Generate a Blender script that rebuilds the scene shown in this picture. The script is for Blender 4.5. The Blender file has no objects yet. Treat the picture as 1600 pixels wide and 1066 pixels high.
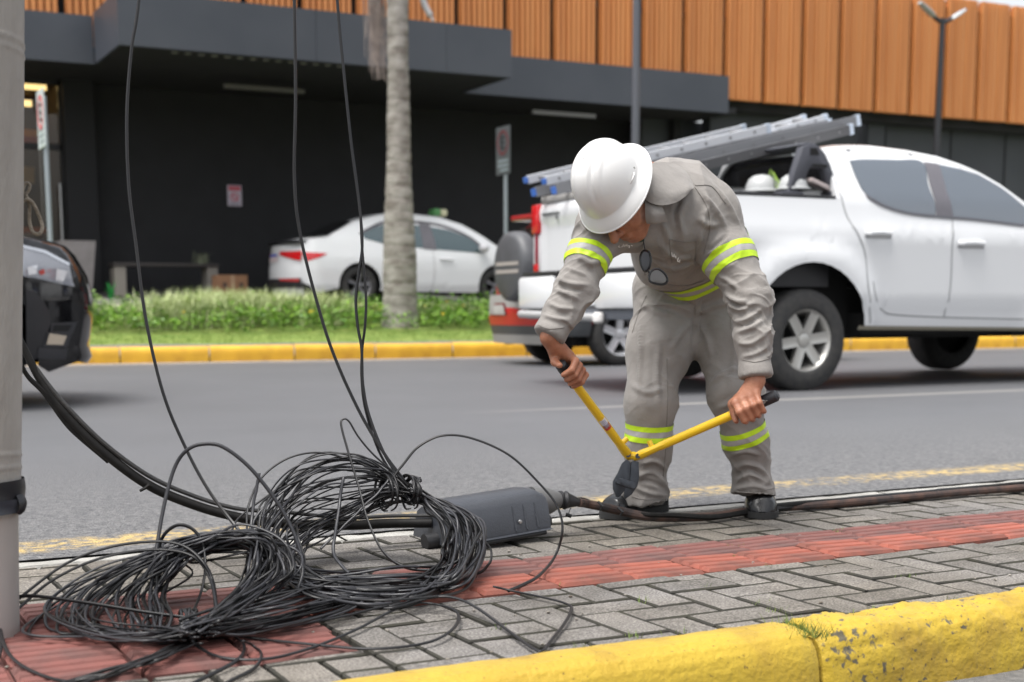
import bpy, bmesh, math, random
import numpy as np
from mathutils import Vector, Matrix, noise as mnoise
R = math.radians
random.seed(7); rng = np.random.default_rng(7)
SC = bpy.context.scene
COL = SC.collection
# ---------------------------------------------------------------- camera, sky, sun, exposure
F, PT, RO, YA, CH = 2150.0, .134, -.003, .481, .63       # focal length in px of a 1600 px frame, pitch, roll, road yaw, height
c_, s_ = math.cos(YA), math.sin(YA)
V3 = lambda *a: np.array(a, float)
_r, _f0, _z = V3(c_, -s_, 0), V3(s_, c_, 0), V3(0, 0, 1)
FW = math.cos(PT)*_f0 - math.sin(PT)*_z
_up = math.sin(PT)*_f0 + math.cos(PT)*_z
RT = math.cos(RO)*_r + math.sin(RO)*_up
UP = -math.sin(RO)*_r + math.cos(RO)*_up
CAM = V3(0, 0, CH)
cam_d = bpy.data.cameras.new('camera'); cam = bpy.data.objects.new('camera', cam_d); COL.objects.link(cam)
cam.matrix_world = Matrix(((RT[0], UP[0], -FW[0], 0), (RT[1], UP[1], -FW[1], 0), (RT[2], UP[2], -FW[2], CH), (0, 0, 0, 1)))
cam_d.sensor_width = 36; cam_d.lens = F/1600*36; cam_d.shift_y = (775-533)/1600
cam_d.clip_start = .05; cam_d.clip_end = 400
cam_d.dof.use_dof = True; cam_d.dof.focus_distance = 3.45; cam_d.dof.aperture_fstop = 3.6; cam_d.dof.aperture_blades = 9
SC.camera = cam
W = bpy.data.worlds.new('World'); SC.world = W; W.use_nodes = True
nt = W.node_tree; bg = nt.nodes['Background']
sky = nt.nodes.new('ShaderNodeTexSky'); sky.sky_type = 'NISHITA'; sky.sun_disc = False
SUN_EL, SUN_AZ = R(70), R(255)        # azimuth: clockwise from +Y
sky.sun_elevation = SUN_EL; sky.sun_rotation = SUN_AZ; sky.air_density = 1.0; sky.dust_density = 4.0; sky.ozone_density = 1.0
hs = nt.nodes.new('ShaderNodeHueSaturation'); hs.inputs['Saturation'].default_value = .22      # overcast: the blue is veiled
nt.links.new(sky.outputs[0], hs.inputs['Color']); nt.links.new(hs.outputs[0], bg.inputs[0])
bg.inputs[1].default_value = .11
sun_d = bpy.data.lights.new('sun', 'SUN'); sun_d.energy = 1.5; sun_d.angle = R(32); sun_d.color = (1, .97, .93)
sun = bpy.data.objects.new('sun', sun_d); COL.objects.link(sun)
sdir = Vector((math.sin(SUN_AZ)*math.cos(SUN_EL), math.cos(SUN_AZ)*math.cos(SUN_EL), math.sin(SUN_EL)))
sun.rotation_euler = sdir.to_track_quat('Z', 'Y').to_euler(); sun.location = (0, 0, 30)
vs = SC.view_settings; vs.view_transform = 'Standard'; vs.look = 'None'; vs.gamma = 1; vs.use_curve_mapping = False
vs.exposure = 1.3
SC.cycles.max_bounces = 8; SC.cycles.diffuse_bounces = 3; SC.cycles.glossy_bounces = 3; SC.cycles.caustics_reflective = False; SC.cycles.caustics_refractive = False
SC.cycles.use_denoising = True

# ---------------------------------------------------------------- where a picture ray meets a real plane
def ray(x, y): return (x-800)/F*RT - (y-775)/F*UP + FW
def gp(x, y, z=0.): d = ray(x, y); return CAM + d*((z-CH)/d[2])
def dp(x, y, D): return CAM + ray(x, y)*D
def yp(x, y, Y): d = ray(x, y); return CAM + d*(Y/d[1])
def xp(x, y, X): d = ray(x, y); return CAM + d*(X/d[0])

# ---------------------------------------------------------------- materials
MAT = {}
def mat(name, col, rough=.6, metal=0., col2=None, nscale=8., namt=.5, bscale=0., bstr=.3, bdist=.01, spec=.5, coat=0., objrand=0., ior=None, detail=4., emit=None, estr=1., sheen=0., stretch=None, ramp=(.35, .65)):
    if name in MAT: return MAT[name]
    m = bpy.data.materials.new(name); m.use_nodes = True; t = m.node_tree; b = t.nodes['Principled BSDF']
    b.inputs['Base Color'].default_value = (*col, 1); b.inputs['Roughness'].default_value = rough; b.inputs['Metallic'].default_value = metal
    b.inputs['Specular IOR Level'].default_value = spec; b.inputs['Coat Weight'].default_value = coat; b.inputs['Coat Roughness'].default_value = .05
    if ior: b.inputs['IOR'].default_value = ior
    if sheen: b.inputs['Sheen Weight'].default_value = sheen; b.inputs['Sheen Roughness'].default_value = .5
    tc = t.nodes.new('ShaderNodeTexCoord'); src = tc.outputs['Object']
    if stretch:
        mp = t.nodes.new('ShaderNodeMapping'); mp.inputs['Scale'].default_value = stretch; t.links.new(src, mp.inputs[0]); src = mp.outputs[0]
    out = None
    if col2:
        n = t.nodes.new('ShaderNodeTexNoise'); n.inputs['Scale'].default_value = nscale; n.inputs['Detail'].default_value = detail; t.links.new(src, n.inputs['Vector'])
        rp = t.nodes.new('ShaderNodeValToRGB'); rp.color_ramp.elements[0].position = ramp[0]; rp.color_ramp.elements[1].position = ramp[1]
        rp.color_ramp.elements[0].color = (*col, 1); rp.color_ramp.elements[1].color = (*col2, 1)
        t.links.new(n.outputs[0], rp.inputs[0]); out = rp.outputs[0]
    if objrand:
        oi = t.nodes.new('ShaderNodeObjectInfo'); h = t.nodes.new('ShaderNodeHueSaturation')
        mr = t.nodes.new('ShaderNodeMapRange'); mr.inputs[3].default_value = 1-objrand; mr.inputs[4].default_value = 1+objrand
        t.links.new(oi.outputs['Random'], mr.inputs[0]); t.links.new(mr.outputs[0], h.inputs['Value'])
        if out: t.links.new(out, h.inputs['Color'])
        else: h.inputs['Color'].default_value = (*col, 1)
        out = h.outputs[0]
    if out: t.links.new(out, b.inputs['Base Color'])
    if bscale:
        n2 = t.nodes.new('ShaderNodeTexNoise'); n2.inputs['Scale'].default_value = bscale; n2.inputs['Detail'].default_value = 5; t.links.new(src, n2.inputs['Vector'])
        bm_ = t.nodes.new('ShaderNodeBump'); bm_.inputs['Strength'].default_value = bstr; bm_.inputs['Distance'].default_value = bdist
        t.links.new(n2.outputs[0], bm_.inputs['Height']); t.links.new(bm_.outputs[0], b.inputs['Normal'])
    if emit:
        b.inputs['Emission Color'].default_value = (*emit, 1); b.inputs['Emission Strength'].default_value = estr
    MAT[name] = m; return m

# ---------------------------------------------------------------- mesh helpers
class MB:
    def __init__(s): s.v, s.f = [], []
    def add(s, vs_, fs): o = len(s.v); s.v += [tuple(map(float, p)) for p in vs_]; s.f += [tuple(i+o for i in q) for q in fs]; return s
    def box(s, a, b, bev=0.):
        (x0, y0, z0), (x1, y1, z1) = a, b
        if bev <= 0:
            return s.add([(x0,y0,z0),(x1,y0,z0),(x1,y1,z0),(x0,y1,z0),(x0,y0,z1),(x1,y0,z1),(x1,y1,z1),(x0,y1,z1)],
                         [(3,2,1,0),(4,5,6,7),(0,1,5,4),(1,2,6,5),(2,3,7,6),(3,0,4,7)])
        bm = bmesh.new(); bmesh.ops.create_cube(bm, size=1)
        for v in bm.verts: v.co = Vector(((x0+x1)/2+v.co.x*(x1-x0), (y0+y1)/2+v.co.y*(y1-y0), (z0+z1)/2+v.co.z*(z1-z0)))
        bmesh.ops.bevel(bm, geom=bm.edges[:], offset=bev, segments=2, affect='EDGES', profile=.5)
        s.bm(bm); bm.free(); return s
    def bm(s, bm):
        bm.verts.index_update(); return s.add([v.co[:] for v in bm.verts], [[v.index for v in f.verts] for f in bm.faces])
    def grid(s, fn, us, vs_, flip=False):
        n, m = len(us), len(vs_)
        P = [fn(u, v) for u in us for v in vs_]
        fs = [(i*m+j, (i+1)*m+j, (i+1)*m+j+1, i*m+j+1) for i in range(n-1) for j in range(m-1)]
        if flip: fs = [q[::-1] for q in fs]
        return s.add(P, fs)
    def tube(s, pts, rad, n=8, caps=True, flat=1., closed=False):
        P = np.array(pts, float); k = len(P); r = np.array(rad, float).ravel(); r = np.interp(np.linspace(0, 1, k), np.linspace(0, 1, len(r)), r) if len(r) > 1 else np.full(k, r[0])
        T = np.gradient(P, axis=0)
        if closed: T = np.roll(P, -1, 0)-np.roll(P, 1, 0)
        T /= np.linalg.norm(T, axis=1, keepdims=True)+1e-12
        a = np.cross(T[0], [0, 0, 1.]);
        if np.linalg.norm(a) < .1: a = np.cross(T[0], [1., 0, 0])
        a /= np.linalg.norm(a); vs_ = []
        an = np.arange(n)*2*math.pi/n
        for i in range(k):
            a = a - T[i]*(a@T[i]); a /= np.linalg.norm(a)+1e-12; b = np.cross(T[i], a)
            vs_ += list(P[i] + r[i]*(np.cos(an)[:, None]*a + flat*np.sin(an)[:, None]*b))
        fs = [(i*n+j, i*n+(j+1) % n, ((i+1) % k)*n+(j+1) % n, ((i+1) % k)*n+j) for i in range(k if closed else k-1) for j in range(n)]
        if caps and not closed: fs += [tuple(range(n))[::-1], tuple((k-1)*n+j for j in range(n))]
        return s.add(vs_, fs)
    def lathe(s, prof, org=(0, 0, 0), axis=(0, 0, 1), n=24):
        ax = Vector(axis).normalized(); q = Vector((0, 0, 1)).rotation_difference(ax); o = Vector(org)
        vs_ = []
        for r, z in prof:
            for j in range(n):
                a = 2*math.pi*j/n; vs_.append(o + q @ Vector((r*math.cos(a), r*math.sin(a), z)))
        fs = [(i*n+j, i*n+(j+1) % n, (i+1)*n+(j+1) % n, (i+1)*n+j) for i in range(len(prof)-1) for j in range(n)]
        return s.add(vs_, fs)
    def prism(s, poly, a0, a1, plane='XZ', bev=0.):
        bm = bmesh.new()
        def mk(p, t): return {'XZ': (p[0], t, p[1]), 'YZ': (t, p[0], p[1]), 'XY': (p[0], p[1], t)}[plane]
        vv = [bm.verts.new(mk(p, a0)) for p in poly]; f = bm.faces.new(vv)
        r = bmesh.ops.extrude_face_region(bm, geom=[f])
        d = Vector(mk((0, 0), a1-a0)); bmesh.ops.translate(bm, vec=d, verts=[g for g in r['geom'] if isinstance(g, bmesh.types.BMVert)])
        bmesh.ops.recalc_face_normals(bm, faces=bm.faces[:])
        if bev: bmesh.ops.bevel(bm, geom=bm.edges[:], offset=bev, segments=2, affect='EDGES', profile=.5, clamp_overlap=True)
        s.bm(bm); bm.free(); return s
    def patch(s, poly, fn, step=.08, flip=False):
        """a 2D outline cut into a grid and laid on a curved surface fn(a, b) -> xyz"""
        bm = bmesh.new(); vv = [bm.verts.new((p[0], p[1], 0)) for p in poly]; f = bm.faces.new(vv)
        bmesh.ops.triangulate(bm, faces=[f])
        P = np.array(poly)
        for k in (0, 1):
            n = [0, 0, 0]; n[k] = 1
            lo, hi = P[:, k].min(), P[:, k].max()
            for t in np.arange(math.floor(lo/step)+1, hi/step)*step:
                bmesh.ops.bisect_plane(bm, geom=bm.verts[:]+bm.edges[:]+bm.faces[:], plane_co=Vector((t, t, 0)), plane_no=Vector(n), dist=1e-6)
        bmesh.ops.recalc_face_normals(bm, faces=bm.faces[:])
        for v in bm.verts: v.co = Vector(fn(v.co.x, v.co.y))
        if flip: bmesh.ops.reverse_faces(bm, faces=bm.faces[:])
        s.bm(bm); bm.free(); return s
    def data(s, name, m, smooth=True, sharp=35, weld=False):
        me = bpy.data.meshes.new(name); me.from_pydata(s.v, [], s.f); me.update()
        if weld:
            bm = bmesh.new(); bm.from_mesh(me); bmesh.ops.remove_doubles(bm, verts=bm.verts[:], dist=weld if weld is not True else 1e-4)
            bmesh.ops.recalc_face_normals(bm, faces=bm.faces[:]); bm.to_mesh(me); bm.free()
        if m: me.materials.append(m)
        if smooth:
            me.shade_smooth()
            if sharp: me.set_sharp_from_angle(angle=R(sharp))
        return me
    def build(s, name, m, parent=None, **k):
        return link(name, s.data(name, m, **k), parent)
def link(name, me, parent=None):
    o = bpy.data.objects.new(name, me); COL.objects.link(o)
    if parent is not None:
        o.parent = parent; o.matrix_parent_inverse = parent.matrix_basis.inverted()
    return o
def tag(o, label=None, cat=None, group=None, kind=None):
    for k, v in (('label', label), ('category', cat), ('group', group), ('kind', kind)):
        if v: o[k] = v
    return o
def empty(name, loc, label, cat, group=None):
    o = bpy.data.objects.new(name, None); COL.objects.link(o); o.location = loc; o.empty_display_size = .1
    return tag(o, label, cat, group)
def spl(pts, n=40, closed=False):
    """smooth curve through points (Catmull-Rom, centripetal-ish uniform)"""
    P = np.array(pts, float); k = len(P)
    if closed: idx = lambda i: P[i % k]
    else: idx = lambda i: P[i] if 0 <= i < k else (2*P[0]-P[1] if i < 0 else 2*P[-1]-P[-2])
    seg = k if closed else k-1; out = []
    per = max(2, n//seg)
    for i in range(seg):
        p0, p1, p2, p3 = idx(i-1), idx(i), idx(i+1), idx(i+2)
        for t in np.arange(per)/per:
            out.append(.5*((2*p1)+(-p0+p2)*t+(2*p0-5*p1+4*p2-p3)*t*t+(-p0+3*p1-3*p2+p3)*t**3))
    if not closed: out.append(P[-1])
    return np.array(out)
def fbm(x, y, z=0., o=4): return mnoise.fractal(Vector((x, y, z)), 1.0, 2.0, o)
def sstep(a, b, x): t = min(1, max(0, (x-a)/(b-a))); return t*t*(3-2*t)
# ---------------------------------------------------------------- setting: road
KERB_A, KERB_B = V3(3.02, 15.82), V3(14.17, 15.01)       # foot of the far kerb
KD = (KERB_B-KERB_A)/np.linalg.norm(KERB_B-KERB_A)
def kerb_y(X): return 15.82 - .0726*(X-3.02)
def road_z(Y): return -.012 + .032*sstep(3.6, 8.2, Y) + .03*sstep(8.2, 10.5, Y)
m_asph = mat('asphalt', (.125, .126, .135), rough=.62, col2=(.165, .166, .175), nscale=1.3, namt=.5, bscale=260, bstr=.25, bdist=.004, ramp=(.3, .75))
def asphalt_near():
    m = bpy.data.materials.new('asphalt_edge'); m.use_nodes = True; t = m.node_tree; b = t.nodes['Principled BSDF']; N = t.nodes.new; L = t.links.new
    tc = N('ShaderNodeTexCoord'); sx = N('ShaderNodeSeparateXYZ'); L(tc.outputs['Object'], sx.inputs[0])
    vo = N('ShaderNodeTexVoronoi'); vo.inputs['Scale'].default_value = 130; L(tc.outputs['Object'], vo.inputs['Vector'])
    n1 = N('ShaderNodeTexNoise'); n1.inputs['Scale'].default_value = 60; n1.inputs['Detail'].default_value = 6; L(tc.outputs['Object'], n1.inputs['Vector'])
    n2 = N('ShaderNodeTexNoise'); n2.inputs['Scale'].default_value = .7; n2.inputs['Detail'].default_value = 8; n2.inputs['Roughness'].default_value = .65; L(tc.outputs['Object'], n2.inputs['Vector'])
    r1 = N('ShaderNodeValToRGB'); r1.color_ramp.elements[0].color = (.05, .051, .056, 1); r1.color_ramp.elements[1].color = (.22, .216, .212, 1); r1.color_ramp.elements[0].position = .3; r1.color_ramp.elements[1].position = .72
    L(n1.outputs[0], r1.inputs[0])
    far = N('ShaderNodeValToRGB'); far.color_ramp.elements[0].color = (.080, .0815, .087, 1); far.color_ramp.elements[1].color = (.132, .134, .142, 1); L(n2.outputs[0], far.inputs[0])
    mr = N('ShaderNodeMapRange'); mr.inputs[1].default_value = 3.7; mr.inputs[2].default_value = 6.2; L(sx.outputs['Y'], mr.inputs[0])
    mx = N('ShaderNodeMixRGB'); L(mr.outputs[0], mx.inputs[0]); L(r1.outputs[0], mx.inputs[1]); L(far.outputs[0], mx.inputs[2])
    # worn yellow edge line: painted flat print, broken by the aggregate
    wob = N('ShaderNodeTexNoise'); wob.inputs['Scale'].default_value = .8; L(tc.outputs['Object'], wob.inputs['Vector'])
    ya = N('ShaderNodeMath'); ya.operation = 'MULTIPLY_ADD'; ya.inputs[1].default_value = .10; L(wob.outputs[0], ya.inputs[0]); L(sx.outputs['Y'], ya.inputs[2])
    xa = N('ShaderNodeMath'); xa.operation = 'MULTIPLY_ADD'; xa.inputs[1].default_value = -.03; L(sx.outputs['X'], xa.inputs[0]); L(ya.outputs[0], xa.inputs[2])
    d = N('ShaderNodeMath'); d.operation = 'SUBTRACT'; d.inputs[1].default_value = 3.95; L(xa.outputs[0], d.inputs[0])
    ab = N('ShaderNodeMath'); ab.operation = 'ABSOLUTE'; L(d.outputs[0], ab.inputs[0])
    ln = N('ShaderNodeMapRange'); ln.inputs[1].default_value = .12; ln.inputs[2].default_value = .05; ln.inputs[3].default_value = 0; ln.inputs[4].default_value = 1; L(ab.outputs[0], ln.inputs[0])
    n3 = N('ShaderNodeTexNoise'); n3.inputs['Scale'].default_value = 34; n3.inputs['Detail'].default_value = 7; L(tc.outputs['Object'], n3.inputs['Vector'])
    n4 = N('ShaderNodeTexNoise'); n4.inputs['Scale'].default_value = 2.2; L(tc.outputs['Object'], n4.inputs['Vector'])
    sm = N('ShaderNodeMath'); sm.operation = 'MULTIPLY_ADD'; sm.inputs[1].default_value = .5; L(n4.outputs[0], sm.inputs[0]); L(n3.outputs[0], sm.inputs[2])
    wr = N('ShaderNodeMapRange'); wr.inputs[1].default_value = .66; wr.inputs[2].default_value = .92; L(sm.outputs[0], wr.inputs[0])
    mu = N('ShaderNodeMath'); mu.operation = 'MULTIPLY'; L(ln.outputs[0], mu.inputs[0]); L(wr.outputs[0], mu.inputs[1])
    yl = N('ShaderNodeMixRGB'); yl.inputs[2].default_value = (.50, .36, .14, 1); L(mu.outputs[0], yl.inputs[0]); L(mx.outputs[0], yl.inputs[1])
    # long seam stain and faded pale lane line
    d2 = N('ShaderNodeMath'); d2.operation = 'SUBTRACT'; d2.inputs[1].default_value = 7.5; L(sx.outputs['Y'], d2.inputs[0])
    a2 = N('ShaderNodeMath'); a2.operation = 'ABSOLUTE'; L(d2.outputs[0], a2.inputs[0])
    l2 = N('ShaderNodeMapRange'); l2.inputs[1].default_value = .09; l2.inputs[2].default_value = .04; l2.inputs[3].default_value = 0; l2.inputs[4].default_value = .3; L(a2.outputs[0], l2.inputs[0])
    xm = N('ShaderNodeMapRange'); xm.inputs[1].default_value = 3.5; xm.inputs[2].default_value = 5; L(sx.outputs['X'], xm.inputs[0])
    m2 = N('ShaderNodeMath'); m2.operation = 'MULTIPLY'; L(l2.outputs[0], m2.inputs[0]); L(xm.outputs[0], m2.inputs[1])
    wl = N('ShaderNodeMixRGB'); wl.inputs[2].default_value = (.5, .47, .42, 1); L(m2.outputs[0], wl.inputs[0]); L(yl.outputs[0], wl.inputs[1])
    L(wl.outputs[0], b.inputs['Base Color']); b.inputs['Roughness'].default_value = .55
    bp = N('ShaderNodeBump'); bp.inputs['Distance'].default_value = .006; bs = N('ShaderNodeMapRange'); bs.inputs[1].default_value = 3.7; bs.inputs[2].default_value = 7; bs.inputs[3].default_value = .9; bs.inputs[4].default_value = .12
    L(sx.outputs['Y'], bs.inputs[0]); L(bs.outputs[0], bp.inputs['Strength']); L(vo.outputs['Distance'], bp.inputs['Height']); L(bp.outputs[0], b.inputs['Normal'])
    return m
ys = list(np.arange(3.72, 6.2, .2)) + list(np.arange(6.2, 17.5, .6))
tag(MB().grid(lambda u, v: (u, v, road_z(v)), [-14, -6, 0, 6, 12, 20, 40, 90, 200], ys).build('road', asphalt_near()), kind='structure')
# road on the camera's side of the pavement, a kerb's height lower
tag(MB().grid(lambda u, v: (u, v, -.13), [-40, -2, 4, 12, 200], [-60, -6, 0, 2.1]).build('side_road', mat('asphalt_side', (.10, .10, .10), .8, col2=(.16, .155, .15), nscale=60, bscale=200, bstr=.5)), kind='structure')
tag(MB().grid(lambda u, v: (u, v, -.2), [-200, 0, 260], [-60, 0, 3, 26, 120]).build('ground', mat('earth', (.11, .10, .09), .9, col2=(.16, .15, .13), nscale=2)), kind='structure')

# ---------------------------------------------------------------- pavement: bed, paving bricks one by one, tactile tiles
pav = tag(MB().grid(lambda u, v: (u, v, -.017 + .004*fbm(u*4, v*4)), np.arange(-4, 16.1, .25), np.arange(2.13, 3.66, .09)).build('pavement',
      mat('joint_sand', (.03, .027, .022), .95, col2=(.04, .045, .018), nscale=5, bscale=90, bstr=.6, ramp=(.45, .68))), kind='structure')
def paver_mat():
    m = bpy.data.materials.new('concrete_brick'); m.use_nodes = True; t = m.node_tree; b = t.nodes['Principled BSDF']; N = t.nodes.new; L = t.links.new
    tc = N('ShaderNodeTexCoord'); ge = N('ShaderNodeNewGeometry')
    n1 = N('ShaderNodeTexNoise'); n1.inputs['Scale'].default_value = 210; n1.inputs['Detail'].default_value = 4; L(ge.outputs['Position'], n1.inputs['Vector'])
    n2 = N('ShaderNodeTexNoise'); n2.inputs['Scale'].default_value = 9; n2.inputs['Detail'].default_value = 5; L(ge.outputs['Position'], n2.inputs['Vector'])
    n3 = N('ShaderNodeTexNoise'); n3.inputs['Scale'].default_value = 1.1; n3.inputs['Detail'].default_value = 3; L(ge.outputs['Position'], n3.inputs['Vector'])
    r1 = N('ShaderNodeValToRGB'); e = r1.color_ramp.elements; e[0].position = .30; e[0].color = (.06, .056, .052, 1); e[1].position = .74; e[1].color = (.34, .325, .30, 1)
    x = e.new(.5); x.color = (.155, .147, .136, 1); L(n1.outputs[0], r1.inputs[0])
    r2 = N('ShaderNodeValToRGB'); r2.color_ramp.elements[0].position = .3; r2.color_ramp.elements[0].color = (.68, .66, .63, 1); r2.color_ramp.elements[1].position = .65; r2.color_ramp.elements[1].color = (1.05, 1.04, 1.03, 1); L(n2.outputs[0], r2.inputs[0])
    mu = N('ShaderNodeMixRGB'); mu.blend_type = 'MULTIPLY'; mu.inputs[0].default_value = 1; L(r1.outputs[0], mu.inputs[1]); L(r2.outputs[0], mu.inputs[2])
    r3 = N('ShaderNodeValToRGB'); r3.color_ramp.elements[0].position = .35; r3.color_ramp.elements[0].color = (1.0, .95, .87, 1); r3.color_ramp.elements[1].position = .6; r3.color_ramp.elements[1].color = (1, 1, 1.03, 1); L(n3.outputs[0], r3.inputs[0])
    mu2 = N('ShaderNodeMixRGB'); mu2.blend_type = 'MULTIPLY'; mu2.inputs[0].default_value = 1; L(mu.outputs[0], mu2.inputs[1]); L(r3.outputs[0], mu2.inputs[2])
    oi = N('ShaderNodeObjectInfo'); mr = N('ShaderNodeMapRange'); mr.inputs[3].default_value = .84; mr.inputs[4].default_value = 1.16; L(oi.outputs['Random'], mr.inputs[0])
    h = N('ShaderNodeHueSaturation'); L(mr.outputs[0], h.inputs['Value']); L(mu2.outputs[0], h.inputs['Color']); L(h.outputs[0], b.inputs['Base Color'])
    b.inputs['Roughness'].default_value = .85
    bp = N('ShaderNodeBump'); bp.inputs['Strength'].default_value = .4; bp.inputs['Distance'].default_value = .0025; L(n1.outputs[0], bp.inputs['Height']); L(bp.outputs[0], b.inputs['Normal'])
    return m
m_brick = paver_mat()
LX, LY = 1.617, 2.324                       # one lattice corner, from the photograph's joints; cells of 0.1 m, j grows towards the near kerb
TACT0, TACT1, PAV0, PAV1 = 2.695, 3.045, 2.168, 3.552
RED_X1, RED_Y0 = .918, 2.36                 # the ribbed arm that runs to the near kerb on the left
def regions(x0, x1, y0, y1):
    """clip a brick's rectangle to the grey areas"""
    out = []
    for (a0, a1, b0, b1) in ((-99, 99, TACT1+.004, PAV1), (RED_X1+.004, 99, PAV0, TACT0-.004), (-99, RED_X1+.004, PAV0, RED_Y0-.004)):
        X0, X1, Y0, Y1 = max(x0, a0), min(x1, a1), max(y0, b0), min(y1, b1)
        if X1-X0 > .015 and Y1-Y0 > .015: out.append((X0, X1, Y0, Y1))
    return out
def brick_mesh(w, d, seed=0):
    g = .0040; bm = bmesh.new(); rr = random.Random(seed)
    zt = 0
    x, y = w/2-g, d/2-g; e = .0036; hh = .03
    top = [(-x+e, -y+e, zt), (x-e, -y+e, zt), (x-e, y-e, zt), (-x+e, y-e, zt)]
    mid = [(-x, -y, zt-e), (x, -y, zt-e), (x, y, zt-e), (-x, y, zt-e)]
    bot = [(-x, -y, zt-hh), (x, -y, zt-hh), (x, y, zt-hh), (-x, y, zt-hh)]
    m = MB(); J = [(a+rr.uniform(-.0012, .0012), b+rr.uniform(-.0012, .0012), c) for a, b, c in top]
    m.add(J+mid+bot, [(0,1,2,3)]+[(4+i, 4+(i+1) % 4, (i+1) % 4, i) for i in range(4)]+[(8+i, 8+(i+1) % 4, 4+(i+1) % 4, 4+i) for i in range(4)])
    bm.free()
    me = m.data('brick', m_brick, smooth=False); me.materials.append(mat('mossy_brick_edge', (.028, .026, .023), .95, col2=(.040, .038, .027), nscale=9))
    for i, f in enumerate(me.polygons): f.material_index = 0 if i == 0 else 1
    return me
bmesh_cache = {}
far_bricks = MB(); nb = 0
for j in range(-14, 6):
    for i in range(-62, 145):
        k = (i-j) % 4
        if k == 0: w, d = .2, .1
        elif k == 3: w, d = .1, .2
        else: continue
        x0, y1 = LX+.1*i, LY-.1*j
        for (X0, X1, Y0, Y1) in regions(x0, x0+w, y1-d, y1):
            # in view?
            cx, cy = (X0+X1)/2, (Y0+Y1)/2
            v = V3(cx, cy, 0)-CAM; dep = v@FW; px = 800+F*(v@RT)/dep; py = 775-F*(v@UP)/dep
            dz = .0025*fbm(cx*2.1, cy*2.1, 3)+random.uniform(-.0022, .0022)
            if -90 < px < 1690 and py < 1150 and nb < 300 and dep > .5:
                key = (round(X1-X0, 3), round(Y1-Y0, 3), random.randrange(3))
                if key not in bmesh_cache: bmesh_cache[key] = brick_mesh(key[0], key[1], len(bmesh_cache))
                o = bpy.data.objects.new('brick', bmesh_cache[key]); COL.objects.link(o); o.parent = pav
                o.location = (cx+random.uniform(-.0012, .0012), cy+random.uniform(-.0012, .0012), dz)
                o.rotation_euler = (random.gauss(0, .008), random.gauss(0, .008), random.gauss(0, .006)); nb += 1
            else:
                far_bricks.box((X0+.003, Y0+.003, -.03), (X1-.003, Y1-.003, dz))
tag(far_bricks.build('paving_bricks', m_brick, pav, smooth=False), kind='stuff')
# tactile tiles: four raised bars along the strip
def tile_mat(nm, a, b_):
    return mat(nm, a, .8, col2=b_, nscale=7, bscale=240, bstr=.35, bdist=.003, objrand=.10, detail=7)
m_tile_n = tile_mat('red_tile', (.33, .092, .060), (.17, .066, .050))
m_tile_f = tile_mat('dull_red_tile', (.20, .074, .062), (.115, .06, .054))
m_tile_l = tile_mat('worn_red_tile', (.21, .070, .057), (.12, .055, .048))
def tile_mesh(m, bars=4):
    w, d = .2, .175; mb = MB(); mb.box((-w/2+.0015, -d/2+.0015, -.03), (w/2-.0015, d/2-.0015, -.002))
    p = d/bars
    for q in range(bars):
        y = -d/2+p*(q+.5); h, a, c = .0075, p*.42, p*.29; x, xe = w/2-.003, w/2-.010
        mb.add([(-x, y-a, -.002), (x, y-a, -.002), (x, y+a, -.002), (-x, y+a, -.002), (-xe, y-c, h-.002), (xe, y-c, h-.002), (xe, y+c, h-.002), (-xe, y+c, h-.002)],
               [(4,5,6,7), (0,1,5,4), (1,2,6,5), (2,3,7,6), (3,0,4,7)])
    return mb.data('tactile_tile', m, smooth=False)
tm = {k: tile_mesh(m) for k, m in (('n', m_tile_n), ('f', m_tile_f), ('l', m_tile_l))}
def put_tile(kind, x, y):
    o = bpy.data.objects.new('tactile_tile', tm[kind]); COL.objects.link(o); o.parent = pav
    o.location = (x+random.uniform(-.002, .002), y+random.uniform(-.002, .002), random.uniform(-.002, .004)); o.rotation_euler = (random.gauss(0, .012), random.gauss(0, .01), random.gauss(0, .008))
for i in range(-9, 22):
    x = 1.03+.203*i
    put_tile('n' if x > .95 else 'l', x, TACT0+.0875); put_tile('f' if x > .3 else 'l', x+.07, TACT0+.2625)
for jx in range(-9, 5):
    x = RED_X1-.102-.203*(4-jx)
    for q in (0, 1):
        if q == 1 or True: put_tile('l', x, RED_Y0+.084+.17*q)
# moss and weeds along the joints
def weeds():
    mb = MB()
    for _ in range(80):
        i = random.randrange(-4, 24); j = random.randrange(-7, 4)
        if random.random() < .5: x, y = LX+.1*i, LY-.1*(j+random.random())
        else: x, y = LX+.1*(i+random.random()), LY-.1*j
        if random.random() < .45: y = random.uniform(2.14, 2.22)
        if not (2.06 < y < 3.4): continue
        for _ in range(random.randrange(4, 16)):
            a = random.uniform(0, 6.28); l = random.uniform(.004, .016); ox, oy = x+random.gauss(0, .014), y+random.gauss(0, .008)
            wx, wy = math.cos(a+1.57)*.0016, math.sin(a+1.57)*.0016
            mb.add([(ox-wx, oy-wy, -.008), (ox+wx, oy+wy, -.008), (ox+math.cos(a)*l*.8, oy+math.sin(a)*l*.8, l*.9)], [(0, 1, 2)])
    for _ in range(260):                                         # a bigger tuft at the kerb joint
        a = random.uniform(0, 6.28); l = random.uniform(.008, .03); ox, oy = 1.745+random.gauss(0, .02), 2.10+random.gauss(0, .03)
        mb.add([(ox-.0012, oy, -.004), (ox+.0012, oy, -.004), (ox+math.cos(a)*l*.7, oy+math.sin(a)*l*.7, l*.9)], [(0, 1, 2)])
    return mb
tag(weeds().build('joint_weeds', mat('weed', (.10, .17, .03), .7, col2=(.17, .22, .05), nscale=30), smooth=False), kind='stuff')
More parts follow.
